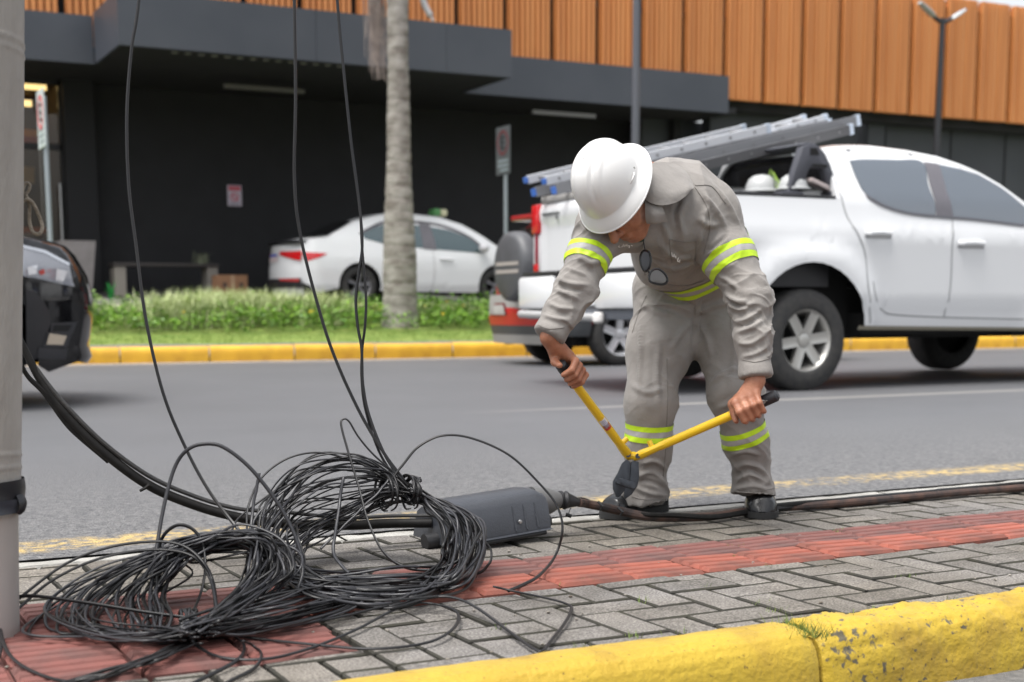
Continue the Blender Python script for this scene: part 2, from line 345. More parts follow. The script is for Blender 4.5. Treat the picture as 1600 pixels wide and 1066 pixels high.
# small debris
deb = MB()
for _ in range(130):
    x, y = random.uniform(.3, 4.4), random.uniform(2.2, 3.4); r_ = random.uniform(.0015, .005)
    bm = bmesh.new(); bmesh.ops.create_icosphere(bm, subdivisions=1, radius=r_)
    for v in bm.verts: v.co = Vector((v.co.x*random.uniform(.7, 1.6)+x, v.co.y*random.uniform(.7, 1.5)+y, v.co.z*.6+.003))
    deb.bm(bm); bm.free()
tag(deb.build('grit', mat('grit', (.10, .08, .06), .9, col2=(.3, .28, .25), nscale=9)), kind='stuff')

# near kerb: rounded yellow stones, the right one rough and chipped
def yellow_mat(nm, wear):
    m = bpy.data.materials.new(nm); m.use_nodes = True; t = m.node_tree; b = t.nodes['Principled BSDF']; N = t.nodes.new; L = t.links.new
    tc = N('ShaderNodeTexCoord'); n1 = N('ShaderNodeTexNoise'); n1.inputs['Scale'].default_value = 62; n1.inputs['Detail'].default_value = 9; L(tc.outputs['Object'], n1.inputs['Vector'])
    n2 = N('ShaderNodeTexNoise'); n2.inputs['Scale'].default_value = 7; n2.inputs['Detail'].default_value = 6; L(tc.outputs['Object'], n2.inputs['Vector'])
    s = N('ShaderNodeMath'); s.operation = 'MULTIPLY_ADD'; s.inputs[1].default_value = .7; L(n2.outputs[0], s.inputs[0]); L(n1.outputs[0], s.inputs[2])
    r = N('ShaderNodeValToRGB'); e = r.color_ramp.elements; e[0].position = wear; e[0].color = (.45, .305, .014, 1); e[1].position = wear+.14; e[1].color = (.10, .085, .05, 1)
    L(s.outputs[0], r.inputs[0])
    n3 = N('ShaderNodeTexNoise'); n3.inputs['Scale'].default_value = 6; n3.inputs['Detail'].default_value = 6; L(tc.outputs['Object'], n3.inputs['Vector'])
    p = N('ShaderNodeValToRGB'); p.color_ramp.elements[0].position = .42; p.color_ramp.elements[0].color = (1, 1, 1, 1); p.color_ramp.elements[1].position = .75; p.color_ramp.elements[1].color = (.86, .80, .75, 1); L(n3.outputs[0], p.inputs[0])
    mu = N('ShaderNodeMixRGB'); mu.blend_type = 'MULTIPLY'; mu.inputs[0].default_value = 1; L(r.outputs[0], mu.inputs[1]); L(p.outputs[0], mu.inputs[2]); n5 = N('ShaderNodeTexNoise'); n5.inputs['Scale'].default_value = 95; n5.inputs['Detail'].default_value = 3; L(tc.outputs['Object'], n5.inputs['Vector'])
    r5 = N('ShaderNodeValToRGB'); r5.color_ramp.elements[0].position = .66; r5.color_ramp.elements[0].color = (1, 1, 1, 1); r5.color_ramp.elements[1].position = .72; r5.color_ramp.elements[1].color = (.30, .27, .24, 1); L(n5.outputs[0], r5.inputs[0])
    n6 = N('ShaderNodeTexNoise'); n6.inputs['Scale'].default_value = 9; n6.inputs['Detail'].default_value = 8; L(tc.outputs['Object'], n6.inputs['Vector'])
    r6 = N('ShaderNodeValToRGB'); r6.color_ramp.elements[0].position = .5; r6.color_ramp.elements[0].color = (1, 1, 1, 1); r6.color_ramp.elements[1].position = .72; r6.color_ramp.elements[1].color = (.72, .68, .66, 1); L(n6.outputs[0], r6.inputs[0])
    m5 = N('ShaderNodeMixRGB'); m5.blend_type = 'MULTIPLY'; m5.inputs[0].default_value = 1; L(mu.outputs[0], m5.inputs[1]); L(r5.outputs[0], m5.inputs[2])
    m6 = N('ShaderNodeMixRGB'); m6.blend_type = 'MULTIPLY'; m6.inputs[0].default_value = 1; L(m5.outputs[0], m6.inputs[1]); L(r6.outputs[0], m6.inputs[2]); L(m6.outputs[0], b.inputs['Base Color'])
    b.inputs['Roughness'].default_value = .6; b.inputs['Sheen Weight'].default_value = .10; b.inputs['Sheen Roughness'].default_value = .6
    n4 = N('ShaderNodeTexNoise'); n4.inputs['Scale'].default_value = 75; n4.inputs['Detail'].default_value = 9; L(tc.outputs['Object'], n4.inputs['Vector'])
    bp = N('ShaderNodeBump'); bp.inputs['Strength'].default_value = .7; bp.inputs['Distance'].default_value = .006; L(n4.outputs[0], bp.inputs['Height']); L(bp.outputs[0], b.inputs['Normal'])
    return m
m_yk, m_yk2 = yellow_mat('yellow_paint', 1.01), yellow_mat('chipped_yellow_paint', .93)
near_kerb = tag(MB().box((-6, 2.06, -.35), (14, 2.15, -.05)).build('near_kerb', mat('kerb_bed', (.2, .19, .17), .9), smooth=False), kind='structure')
def kerb_profile(v):
    pts = [(2.19, -.05), (2.168, .000), (2.150, .010), (2.115, .014), (2.085, .010), (2.062, .000), (2.046, -.018), (2.036, -.045), (2.030, -.09), (2.026, -.2)]
    P = np.array(pts); t = v*(len(P)-1); i = min(int(t), len(P)-2); return P[i]+(P[i+1]-P[i])*(t-i)
def kerb_stone(x0, x1, rough, m):
    mb = MB(); nu = int((x1-x0)/.012) if rough > .003 else int((x1-x0)/.03)
    def fn(u, v):
        y, z = kerb_profile(v); nrm = 1 if v < .5 else .5
        q = fbm(u*11, y*11, z*11, 5)*rough + fbm(u*48, y*48, z*48, 4)*rough*.6
        if rough > .003:
            ch = max(0, fbm(u*3.3+5, y*9, z*9, 4)-.08)*.035; q -= ch*(.4 if .25 < v < .75 else .12)
        e = min(u-x0, x1-u); en = .010*max(0, 1-e/.014)**2
        return (u, y-(q*.5 if v > .55 else 0)+(en if v > .55 else 0)+(.02*max(0, fbm(u*6, 3, 2))*(v < .25) if rough > .003 else .006*fbm(u*3, 1, 7)*(v < .25)), z+q*nrm-en)
    mb.grid(fn, np.linspace(x0, x1, nu), np.linspace(0, 1, 46), flip=True)
    n = 46; L0 = [fn(x0, v) for v in np.linspace(0, 1, n)]; L1 = [fn(x1, v) for v in np.linspace(0, 1, n)]
    mb.add(L0+[(x0, 2.19, -.2)], [tuple(range(n+1))]); mb.add(L1+[(x1, 2.19, -.2)], [tuple(range(n+1))[::-1]])
    return mb.build('kerb_stone', m, near_kerb, sharp=60)
kerb_stone(-1.26, -.262, .0015, m_yk); kerb_stone(-.255, .74, .0015, m_yk); kerb_stone(.747, 1.742, .0016, m_yk); kerb_stone(1.752, 2.75, .0085, m_yk2); kerb_stone(2.757, 3.75, .0085, m_yk2); kerb_stone(3.757, 4.75, .002, m_yk)
# concrete edging between pavement and road
edge = tag(MB().box((-4, 3.56, -.25), (16, 3.63, -.03)).build('pavement_edging', mat('edge_bed', (.05, .05, .045), .9), smooth=False), kind='structure')
m_edge = mat('edge_concrete', (.42, .41, .38), .85, col2=(.26, .25, .23), nscale=9, bscale=120, bstr=.5, objrand=.08)
for i in range(-4, 14):
    x0 = .35+i*.995; mb = MB()
    def fn(u, v, x0=x0):
        y = 3.558+.082*v; e = min(v, 1-v); return (u, y+.004*fbm(u*5, 1, i), -.002-.018*max(0, 1-e/.12)**2+.003*fbm(u*9, y*20))
    mb.grid(fn, np.linspace(x0, x0+.985, 34), np.linspace(0, 1, 9)); mb.build('edging_stone', m_edge, edge)
tag(MB().grid(lambda u, v: (u, v, -.02+.006*fbm(u*7, v*20)), np.arange(-3, 12, .06), np.linspace(3.635, 3.76, 5)).build('gutter', mat('gutter_dirt', (.07, .068, .06), .9, col2=(.2, .19, .17), nscale=14, bscale=100, bstr=.8)), kind='structure')

# ---------------------------------------------------------------- far kerb, lawn, parking lot
m_ykf = mat('yellow_kerb_paint', (.70, .40, .03), .55, col2=(.52, .27, .025), nscale=5, bscale=60, bstr=.3, objrand=.05, ramp=(.45, .8))
far_kerb = tag(MB().box((-10, 0, -.3), (40, .10, .0)).build('far_kerb', mat('kerb_bed2', (.25, .23, .2), .9), smooth=False), kind='structure')
far_kerb.location = (0, kerb_y(0)+.06, 0); far_kerb.rotation_euler = (0, 0, math.atan(-.0726))
ksm = MB()
pr = [(0, .02), (.0, .17), (.012, .195), (.035, .207), (.13, .215), (.15, .2)]
def ks(u, v):
    t = v*(len(pr)-1); i = min(int(t), len(pr)-2); a = np.array(pr[i]); b_ = np.array(pr[i+1]); y, z = a+(b_-a)*(t-i)
    return (u, y+.004*fbm(u*4, z*6), z+.05+.004*fbm(u*3, y*9, 4))
ksm.grid(ks, np.linspace(.006, .99, 12), np.linspace(0, 1, 16)); ksd = ksm.data('kerb_stone', m_ykf)
for i in range(-9, 34):
    o = bpy.data.objects.new('kerb_stone', ksd); COL.objects.link(o); o.parent = far_kerb; o.location = (.30+i*1.0, -.06, random.uniform(-.004, .004)-.03)
# gutter strip of pale dust at its foot
tag(MB().grid(lambda u, v: (u, kerb_y(u)-v, road_z(15)+.004-.003*v), np.arange(-10, 40, 1.), [-.02, .25, .5]).build('dust_strip', mat('kerb_dust', (.30, .25, .20), .9, col2=(.19, .18, .17), nscale=3)), kind='structure')
def lawn_z(X, Y):
    t = Y-kerb_y(X)-.15
    return .255+.075*max(0, t)+.0*X
LAWN_W = 4.6
def lawn_fn(u, v): return (u, kerb_y(u)+.14+v, lawn_z(u, kerb_y(u)+.14+v)+.015*fbm(u, v*1.3))
m_lawn = mat('lawn', (.11, .19, .025), .9, col2=(.22, .28, .06), nscale=3, bscale=120, bstr=.8, detail=8)
tag(MB().grid(lawn_fn, np.arange(-10, 41, .4), np.linspace(0, LAWN_W, 16)).build('lawn', m_lawn), kind='structure')
def lot_z(Y): return .66+.068*(Y-20.4)
tag(MB().grid(lambda u, v: (u, v, lot_z(v)), [-12, 0, 20, 60], [19.4, 21, 23, 25.5]).build('parking_lot', mat('lot_paving', (.12, .115, .11), .9, col2=(.19, .18, .17), nscale=2)), kind='structure')
lk = MB()
for i in range(-8, 30): lk.box((i*1.0+.006, 19.75, .4), (i*1.0+.994, 19.9, .72+(0 if i > 7 else .02)), .012)
tag(lk.build('lot_kerb', mat('lot_kerb_paint', (.55, .50, .42), .8, col2=(.50, .33, .09), nscale=.5, ramp=(.5, .56))), kind='structure')

# ---------------------------------------------------------------- planting
def leaf_cloud(n, fx, size, up=.5):
    """many small two-triangle leaves spread through a volume"""
    mb = MB()
    V, Fc = [], []
    for q in range(n):
        p = fx(); a = random.uniform(0, 6.28); t = random.uniform(-.3, 1.2); l = size*random.uniform(.5, 1.4)
        d = Vector((math.cos(a)*math.cos(t), math.sin(a)*math.cos(t), math.sin(t)*up)); w = Vector((-math.sin(a), math.cos(a), random.uniform(-.4, .4)))*l*.5
        P = Vector(p); o = len(V)
        V += [P[:], (P+d*l*.5+w)[:], (P+d*l)[:], (P+d*l*.5-w)[:]]; Fc.append((o, o+1, o+2, o+3))
    mb.v, mb.f = V, Fc; return mb
def hedge_pt():
    while True:
        X = random.uniform(2.2, 22); Y0 = kerb_y(X)+1.35; Y = Y0+random.random()**.8*2.5
        cl = fbm(X*1.6, Y*1.6, 0, 3); h = .26+.16*cl+.17*fbm(X*3.3, Y*3.3)
        if random.random() < .25+cl: pass
        if 7.2 < X < 7.8 and abs(Y-17.68) < .4: continue
        h *= min(1, (Y-Y0)/.25+.35)
        return (X, Y, lawn_z(X, Y)+max(.03, h)*random.random()**.5)
m_leaf = mat('hedge_leaf', (.045, .135, .008), .5, col2=(.20, .37, .025), nscale=5, detail=6)
tag(leaf_cloud(52000, hedge_pt, .05, .6).build('ground_cover', m_leaf, smooth=False), kind='stuff')
def blades(n, fx, hmin, hmax, wid=.006):
    mb = MB(); V, Fc = [], []
    for q in range(n):
        x, y, z, sc = fx(); a = random.uniform(0, 6.28); h = random.uniform(hmin, hmax)*sc; lean = random.uniform(.15, .8)*h
        dx, dy = math.cos(a), math.sin(a); o = len(V); w = wid
        V += [(x-dy*w, y+dx*w, z), (x+dy*w, y-dx*w, z), (x+dx*lean*.35+dy*w*.8, y+dy*lean*.35-dx*w*.8, z+h*.62), (x+dx*lean*.35-dy*w*.8, y+dy*lean*.35+dx*w*.8, z+h*.62), (x+dx*lean, y+dy*lean, z+h*(.95-.25*lean/h))]
        Fc += [(o, o+1, o+2, o+3), (o+3, o+2, o+4)]
    mb.v, mb.f = V, Fc; return mb
CL = [(4.9, 18.2), (5.5, 18.4), (6.0, 18.5), (6.5, 18.3), (5.2, 18.7), (7.0, 18.8), (8.3, 18.6), (9.0, 18.5), (4.4, 18.0)]
def tall_pt():
    if random.random() < .84:
        cx, cy = random.choice(CL); s = .26; k = 1.0 if cx < 6.8 else .62
    else: cx, cy, s, k = random.uniform(4.5, 11), 18.6, .40, .36
    x, y = random.gauss(cx, s), random.gauss(cy, .22); return (x, y, lawn_z(x, y), k)
tag(blades(9000, tall_pt, .28, .60, .006).build('striped_grass', mat('striped_grass', (.34, .42, .16), .6, col2=(.58, .62, .36), nscale=20), smooth=False), kind='stuff')
def lawn_pt():
    X = random.uniform(2, 16); Y = kerb_y(X)+.14+random.random()*1.3; return (X, Y, lawn_z(X, Y), 1)
tag(blades(16000, lawn_pt, .015, .045, .003).build('lawn_grass', mat('lawn_blade', (.13, .22, .03), .7, col2=(.26, .33, .08), nscale=4), smooth=False), kind='stuff')
fl = MB()
for _ in range(46):
    p = hedge_pt(); p = (p[0], p[1], lawn_z(p[0], p[1])+.24); bm = bmesh.new(); bmesh.ops.create_icosphere(bm, subdivisions=1, radius=.017)
    for v in bm.verts: v.co = v.co+Vector(p)
    fl.bm(bm); bm.free()
tag(fl.build('yellow_flowers', mat('flower', (.75, .55, .03), .6)), kind='stuff')

# palm: ringed trunk, dry hanging fronds; crown above the frame
PX, PY, PZ = 7.50, 17.68, .40
palm = empty('palm_tree', (PX, PY, PZ-.05), 'tall palm with a ringed pale grey trunk in the planted strip', 'tree')
tp = MB()
def trunk(u, v):
    h = u*8.2; r = .155+.115*math.exp(-h/.42)*.9+.055*math.exp(-((h-.9)/.9)**2)+.012*math.sin(h*1.1)
    ring = .013*(abs(((h*6.1+.5*fbm(h*1.3, 2, 1)+.1*math.sin(v*6.28+h)) % 1)-.5)*2)**7
    a = v*2*math.pi; n_ = .010*fbm(math.cos(a)*1.6, math.sin(a)*1.6, h*1.5)+.006*fbm(math.cos(a)*5, math.sin(a)*5, h*6)
    return (PX+(r-ring+n_)*math.cos(a)+.05*sstep(1, 8, h), PY+(r-ring+n_)*math.sin(a), PZ-.06+h)
tp.grid(trunk, np.linspace(0, 1, 300), np.linspace(0, 1, 29), flip=True)
def bark():
    m = mat('palm_bark', (.35, .33, .30), .9, col2=(.17, .15, .13), nscale=5, bscale=50, bstr=.8, bdist=.015, detail=9, stretch=(1, 1, 1.8))
    return m
tp.build('trunk', bark(), palm, weld=True, sharp=80)
def frond(base, az, droop, ln, dry):
    mb = MB(); P = []
    for t in np.linspace(0, 1, 12):
        P.append((base[0]+math.cos(az)*ln*(t*.75-.2*droop*t*t), base[1]+math.sin(az)*ln*(t*.75-.2*droop*t*t), base[2]+ln*(.45*t-droop*t*t)))
    mb.tube(P, np.linspace(.02, .004, 12), 6); side = Vector((-math.sin(az), math.cos(az), 0))
    Q = spl(P, 70)
    for i, p in enumerate(Q[6:]):
        for sg in (-1, 1):
            l = .55*math.sin(math.pi*min(1, .15+i/len(Q)))*random.uniform(.8, 1.1); p = Vector(p); e = p+side*sg*l*(.35 if dry else .75)+Vector((math.cos(az)*.15, math.sin(az)*.15, -l*(.8 if dry else .35)))
            w = Vector((math.cos(az), math.sin(az), .1))*.014; mb.add([p-w, p+w, e], [(0, 1, 2)])
    return mb
top = (PX+.05, PY, PZ+7.9); m_fr = mat('palm_frond', (.06, .11, .02), .5, col2=(.1, .16, .03), nscale=3); crown = MB()
for i in range(13):
    f_ = frond(top, i*2.4, .35+.25*(i % 3), 2.6, False); crown.add(f_.v, f_.f)
crown.build('crown', m_fr, palm, smooth=False)
m_dry = mat('dry_frond', (.30, .25, .22), .9, col2=(.20, .165, .15), nscale=9)
dry = MB()
for q in range(90):
    x0, z1 = random.gauss(587, 7), random.uniform(52, 128); t0 = dp(random.gauss(588, 9), -180, 18.6); t1 = dp(x0, z1, 18.5)
    mid = (t0+t1)/2+V3(random.gauss(0, .05), random.gauss(0, .04), 0); dry.tube(spl([t0, mid, t1], 8), np.linspace(.009, .004, 9), 4)
dry.build('dry_frond', m_dry, palm)
st = MB(); st.tube(spl([dp(648, -60, 18.7), dp(661, 0, 18.7), dp(670, 20, 18.7), dp(677, 33, 18.7)], 12), [.045]*10+[.02]*3, 8); st.build('slanted_bar', mat('pale_bar', (.5, .5, .5), .7), palm)  # stands for a pale slanted bar of unknown kind, parented to the palm
fb = MB(); fb.tube(spl([gp(662, 505, .36), gp(690, 510, .36), gp(712, 516, .34), gp(730, 519, .33)], 16), np.linspace(.06, .02, 17), 7)
tag(fb.build('fallen_frond', mat('brown_frond', (.13, .065, .04), .8, col2=(.22, .13, .09), nscale=12)), 'fallen dry brown palm frond lying on the lawn beside the palm', 'palm frond')
# ---------------------------------------------------------------- building
B = empty('building', (10, 24, .8), 'dark grey commercial building clad in orange wooden slats above black canopies', 'building')
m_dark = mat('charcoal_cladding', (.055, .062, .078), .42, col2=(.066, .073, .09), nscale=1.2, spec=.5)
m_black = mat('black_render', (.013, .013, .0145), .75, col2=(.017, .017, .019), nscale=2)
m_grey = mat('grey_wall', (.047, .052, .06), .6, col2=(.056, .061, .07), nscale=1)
def bx(name, a, b_, m, par=B, bev=0.): return MB().box(a, b_, bev).build(name, m, par, smooth=False)
ZB, ZT1, ZT2 = 4.48, 5.25, 5.19
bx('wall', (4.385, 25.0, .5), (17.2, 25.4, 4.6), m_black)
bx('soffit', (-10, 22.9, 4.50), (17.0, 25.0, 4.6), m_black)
for a, b_ in ((4.53, 7.55), (7.556, 9.78), (9.786, 10.98)):
    bx('fascia_panel', (a, 21.0, ZB), (b_, 21.06, ZT1), m_dark)
bx('canopy_side', (4.535, 21.062, ZB+.002), (4.585, 22.78, ZT1), m_dark); bx('canopy_side', (10.925, 21.062, ZB+.002), (10.975, 22.78, ZT1), m_dark)
bx('canopy_roof', (4.59, 21.065, ZT1-.06), (10.92, 22.85, ZT1-.01), m_dark); bx('soffit', (4.59, 21.065, ZB+.02), (10.92, 22.9, ZB+.07), m_black)
bx('fascia_panel', (10.985, 22.8, ZB), (16.75, 22.86, ZT2), m_dark); bx('fascia_panel', (-10, 22.8, ZB), (4.525, 22.86, ZT2+.02), m_dark)
bx('canopy_side', (16.70, 22.862, ZB), (16.745, 24.0, ZT2), m_dark)
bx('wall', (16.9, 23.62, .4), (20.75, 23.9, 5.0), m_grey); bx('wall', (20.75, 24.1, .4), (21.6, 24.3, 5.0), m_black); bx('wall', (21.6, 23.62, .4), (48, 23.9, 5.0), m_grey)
bx('column', (20.98, 23.5, .4), (21.45, 23.9, 4.95), m_grey)
for x in (23.5, 25.2, 28, 31): bx('wall_seam', (x, 23.60, .4), (x+.03, 23.617, 4.95), m_black)
bx('wall', (15.7, 24.3, .5), (17.2, 24.5, 4.5), m_grey); bx('column', (16.35, 24.1, .5), (16.5, 24.29, 4.5), m_black)
bx('column', (4.35, 24.6, .5), (4.85, 24.99, 4.6), mat('dark_column', (.013, .013, .015), .75))
bx('wall', (-10, 23.25, 4.62), (48, 23.6, 7.28), m_black)
bx('panel_rail', (-3, 23.06, 6.30), (40, 23.12, 6.36), m_grey); bx('panel_rail', (-3, 23.06, 5.02), (40, 23.12, 5.08), m_grey)
# slatted timber panels, one part each, eight slats to a panel
m_wood = mat('orange_timber', (.72, .30, .10), .5, col2=(.58, .215, .065), nscale=1.6, stretch=(6, 6, .25), objrand=.05, detail=6)
xs = [-1.0+.968*i for i in range(0)] ; g0 = 10.90
gaps = [g0+.9715*i for i in range(-13, 27)]
def panel_mesh(w):
    mb = MB(); n = 8; p = (w-.11)/n
    for q in range(n):
        x = .055+q*p; d = .085 if q % 3 != 1 else .07
        mb.box((x+.019, -d, 0), (x+p-.019, 0, 2.52))
    for z in (.25, 1.56, 2.3): mb.box((.05, .002, z), (w-.05, .03, z+.06))
    mb.box((.055, .032, 0), (w-.055, .04, 2.52))
    return mb.data('slat_panel', m_wood, smooth=False)
pm = panel_mesh(.9715)
for x in gaps:
    o = bpy.data.objects.new('slat_panel', pm); COL.objects.link(o); o.parent = B; o.matrix_parent_inverse = Matrix.Translation(-Vector(B.location)); o.location = (x+.0, 22.98, 4.77)
mm = MB(); tor = bmesh.new(); tor.free()
m_ring = mat('downlight_trim', (.22, .22, .22), .35)
rd = MB().lathe([(.030, 0), (.034, -.008), (.050, -.01), (.054, 0)], n=16).data('downlight_ring', m_ring)
for i in range(14):
    x = 5.43+(8.07-5.43)*i/13+.0
    o = bpy.data.objects.new('downlight', rd); COL.objects.link(o); o.parent = B; o.matrix_parent_inverse = Matrix.Translation(-Vector(B.location)); o.location = (x, 21.35, ZB+.018)
m_prof = mat('strip_light', (.17, .165, .16), .5)
bx('strip_light', (6.65, 22.97, 4.29), (8.04, 23.03, 4.36), m_prof); bx('strip_light', (12.45, 22.97, 4.23), (13.8, 23.03, 4.30), m_prof)
# lit shop window at the left
sw = MB(); x0, x1, zb, zt = -3.0, 4.38, .95, 4.5
for a, b_ in (((x0, 24.86, zt-.06), (x1, 24.98, zt)), ((x0, 24.86, 3.36), (x1, 24.98, 3.46)), ((x1-.07, 24.86, zb), (x1, 24.98, zt)), ((x0, 24.86, zb), (x1, 24.98, zb+.08)), ((2.0, 24.86, zb), (2.07, 24.98, zt))): sw.box(a, b_)
swo = sw.build('shop_window', mat('window_frame', (.02, .02, .022), .5), B, smooth=False)
def clear_glass():
    m = bpy.data.materials.new('clear_glass'); m.use_nodes = True; t = m.node_tree; o = t.nodes['Material Output']
    tr = t.nodes.new('ShaderNodeBsdfTransparent'); tr.inputs[0].default_value = (.8, .78, .74, 1); g = t.nodes.new('ShaderNodeBsdfGlossy'); g.inputs['Roughness'].default_value = .03
    fr = t.nodes.new('ShaderNodeFresnel'); mx = t.nodes.new('ShaderNodeMixShader'); t.links.new(fr.outputs[0], mx.inputs[0]); t.links.new(tr.outputs[0], mx.inputs[1]); t.links.new(g.outputs[0], mx.inputs[2]); t.links.new(mx.outputs[0], o.inputs[0]); return m
MB().box((x0, 24.90, zb+.081), (x1-.072, 24.906, zt-.061)).build('pane', clear_glass(), swo, smooth=False)
MB().tube([(4.27, 24.80, 1.35), (4.27, 24.80, 2.80)], .022, 10).build('pull_bar', mat('steel_bar', (.55, .55, .55), .35, 1.), swo)
m_in = mat('shop_inside', (.14, .095, .055), .8)
bx('shop_wall', (-8, 27.4, .5), (4.38, 27.5, 4.6), m_in); bx('shop_wall', (4.385, 25.402, .5), (4.5, 27.4, 4.6), m_in); bx('shop_ceiling', (-8, 25.0, 4.52), (4.38, 27.39, 4.59), m_in); bx('shop_floor', (-8, 24.99, .85), (4.38, 27.39, .92), m_in)
bx('colour_band', (-8, 27.35, 3.86), (4.37, 27.395, 3.98), mat('orange_band', (.75, .33, .03), .5)); bx('colour_band', (-8, 27.35, 3.74), (4.37, 27.395, 3.859), mat('red_band', (.45, .08, .03), .5))
m_lit = mat('lit_tube', (.9, .8, .5), .5, emit=(1, .74, .33), estr=1.1)
for (xa, xb, Y, zz) in ((2.2, 4.22, 25.4, 4.42), (2.4, 4.15, 26.6, 4.30)): bx('ceiling_lamp', (xa, Y, zz), (xb, Y+.06, zz+.1), m_lit)
bx('shop_screen', (3.8, 27.3, 3.0), (4.25, 27.345, 3.3), mat('yellow_poster', (.55, .38, .12), .5))
m_sh = mat('shelf_board', (.45, .40, .36), .6)
for zz in (1.35, 1.95): bx('shelf', (2.6, 25.6, zz), (4.2, 26.0, zz+.05), m_sh)
m_rb = mat('red_packet', (.55, .03, .03), .5)
bx('shelf_goods', (3.75, 25.62, 1.401), (4.18, 25.95, 1.6), m_rb); bx('shelf_goods', (3.3, 25.62, 1.401), (3.7, 25.95, 1.72), mat('white_packet', (.6, .55, .55), .5)); bx('shelf_goods', (3.5, 25.62, 2.001), (4.15, 25.95, 2.1), mat('orange_packet', (.5, .15, .06), .5))
# wall notice
def notice():
    n = empty('wall_notice', (7.36, 24.99, 2.7), 'small white notice with a red ring sign on the black wall', 'notice')
    MB().box((7.23, 24.975, 2.53), (7.49, 24.997, 2.9), .003).build('plate', mat('notice_white', (.62, .56, .64), .5), n, smooth=False)
    MB().box((7.25, 24.971, 2.80), (7.47, 24.974, 2.885)).build('heading', mat('notice_red', (.62, .12, .16), .5), n, smooth=False)
    MB().lathe([(.055, 0), (.055, .003), (.078, .003), (.078, 0)], (7.36, 24.974, 2.69), (0, -1, 0), 24).build('ring', MAT['notice_red'], n)
    b_ = MB(); b_.prism([(7.30, 2.735), (7.315, 2.75), (7.42, 2.645), (7.405, 2.63)], 24.968, 24.9735); b_.build('slash', MAT['notice_red'], n, smooth=False)
    k = MB(); [k.box((7.27, 24.972, z), (7.45, 24.9742, z+.012)) for z in (2.555, 2.58)]; k.build('text_line', mat('notice_grey', (.25, .22, .28), .6), n, smooth=False)
notice()
# ---------------------------------------------------------------- street furniture
m_pole = mat('galvanised', (.36, .40, .43), .45, .6)
def letter_bars(mb, ox, oy, oz, h, w, t, rot):
    """a capital E in bars on a plate facing -X (w runs along -Y when seen from the front)"""
    for (a0, a1, b0, b1) in ((0, .28, 0, 1), (0, 1, 0, .18), (0, .85, .41, .59), (0, 1, .82, 1)):
        mb.box((ox-t, oy+w/2-a1*w, oz-h/2+b0*h), (ox, oy+w/2-a0*w, oz-h/2+b1*h))
def sign(x, y, z0, zt, hh, wd, label, darker, yaw=0):
    s = empty('parking_sign', (x, y, z0), label, 'sign')
    MB().tube([(x, y, z0-.1), (x, y, zt+.03-.1)], .03, 12).build('post', m_pole, s)
    w = wd/2; pl = mat('sign_plate'+('_darker' if darker else ''), (.10, .11, .115) if darker else (.56, .62, .63), .5);  # second sign takes darker plate, ring and text colours
    MB().box((x-.045, y-w, zt-hh), (x-.035, y+w, zt), .003).build('plate', pl, s, smooth=False)
    r_ = w*.80; zc = zt-w*1.05; red = mat('sign_red'+('_darker' if darker else ''), (.16, .035, .04) if darker else (.62, .06, .07), .5); blk = mat('sign_black', (.03, .03, .035), .5)
    MB().lathe([(r_*.80, 0), (r_*.80, .004), (r_, .004), (r_, 0)], (x-.0455, y, zc), (-1, 0, 0), 32).build('ring', red, s)
    e = MB(); letter_bars(e, x-.0455, y, zc, r_*1.05, r_*.75, .003, 0); e.build('letter', blk, s, smooth=False)
    t = MB(); [t.box((x-.048, y-w*.75, zt-hh+.05+.07*q), (x-.0452, y+w*(.75 if q else .4), zt-hh+.085+.07*q)) for q in range(3)]; t.build('text_line', mat('sign_text', (.28, .33, .35) if not darker else (.08, .09, .1), .6), s, smooth=False)
sign(2.87, 17.5, .33, 3.24, .67, .50, 'white no parking sign with red ring and letter E beside the concrete pole', False)
sign(10.08, 19.5, .66, 3.46, .73, .47, 'dark grey parking sign on a thin post in front of the black wall', True)
lp = empty('street_lamp', (21.2, 21.7, .74), 'black twin headed street lamp before the orange slats', 'lamp')
m_lp = mat('black_paint', (.022, .023, .027), .4)
MB().tube([(21.2, 21.7, .6), (21.22, 21.7, 4), (21.25, 21.7, 6.5)], [.075, .07, .055], 14).build('pole', m_lp, lp)
for sg, ex, ez in ((-1, 20.62, 6.75), (1, 21.85, 6.72)):
    a = MB(); a.tube([(21.25, 21.7, 6.42), (21.25+sg*.1, 21.7, 6.44), (21.25+sg*.25, 21.7, 6.52)], .045, 10); arm = a.build('arm', m_lp, lp)
    h = MB(); p0, p1 = Vector((21.25+sg*.22, 21.7, 6.50)), Vector((ex, 21.7, ez)); d = (p1-p0); 
    h.tube([p0, p0+d*.15, p0+d*.6, p1], [.05, .09, .09, .06], 10, flat=.45); hd = h.build('lamp_head', mat('lamp_head_grey', (.42, .45, .47), .4), lp)
lp2 = empty('lamp_post', (13.11, 20.5, .68), 'plain dark grey lamp post rising behind the worker', 'post')
MB().tube([(13.11, 20.5, .55), (13.11, 20.5, 2), (13.11, 20.5, 7.2)], [.085, .075, .062], 14).build('pole', mat('grey_post', (.10, .105, .125), .4), lp2)
MB().box((12.98, 20.37, .62), (13.24, 20.63, .70), .01).build('base_plate', MAT['grey_post'], lp2)
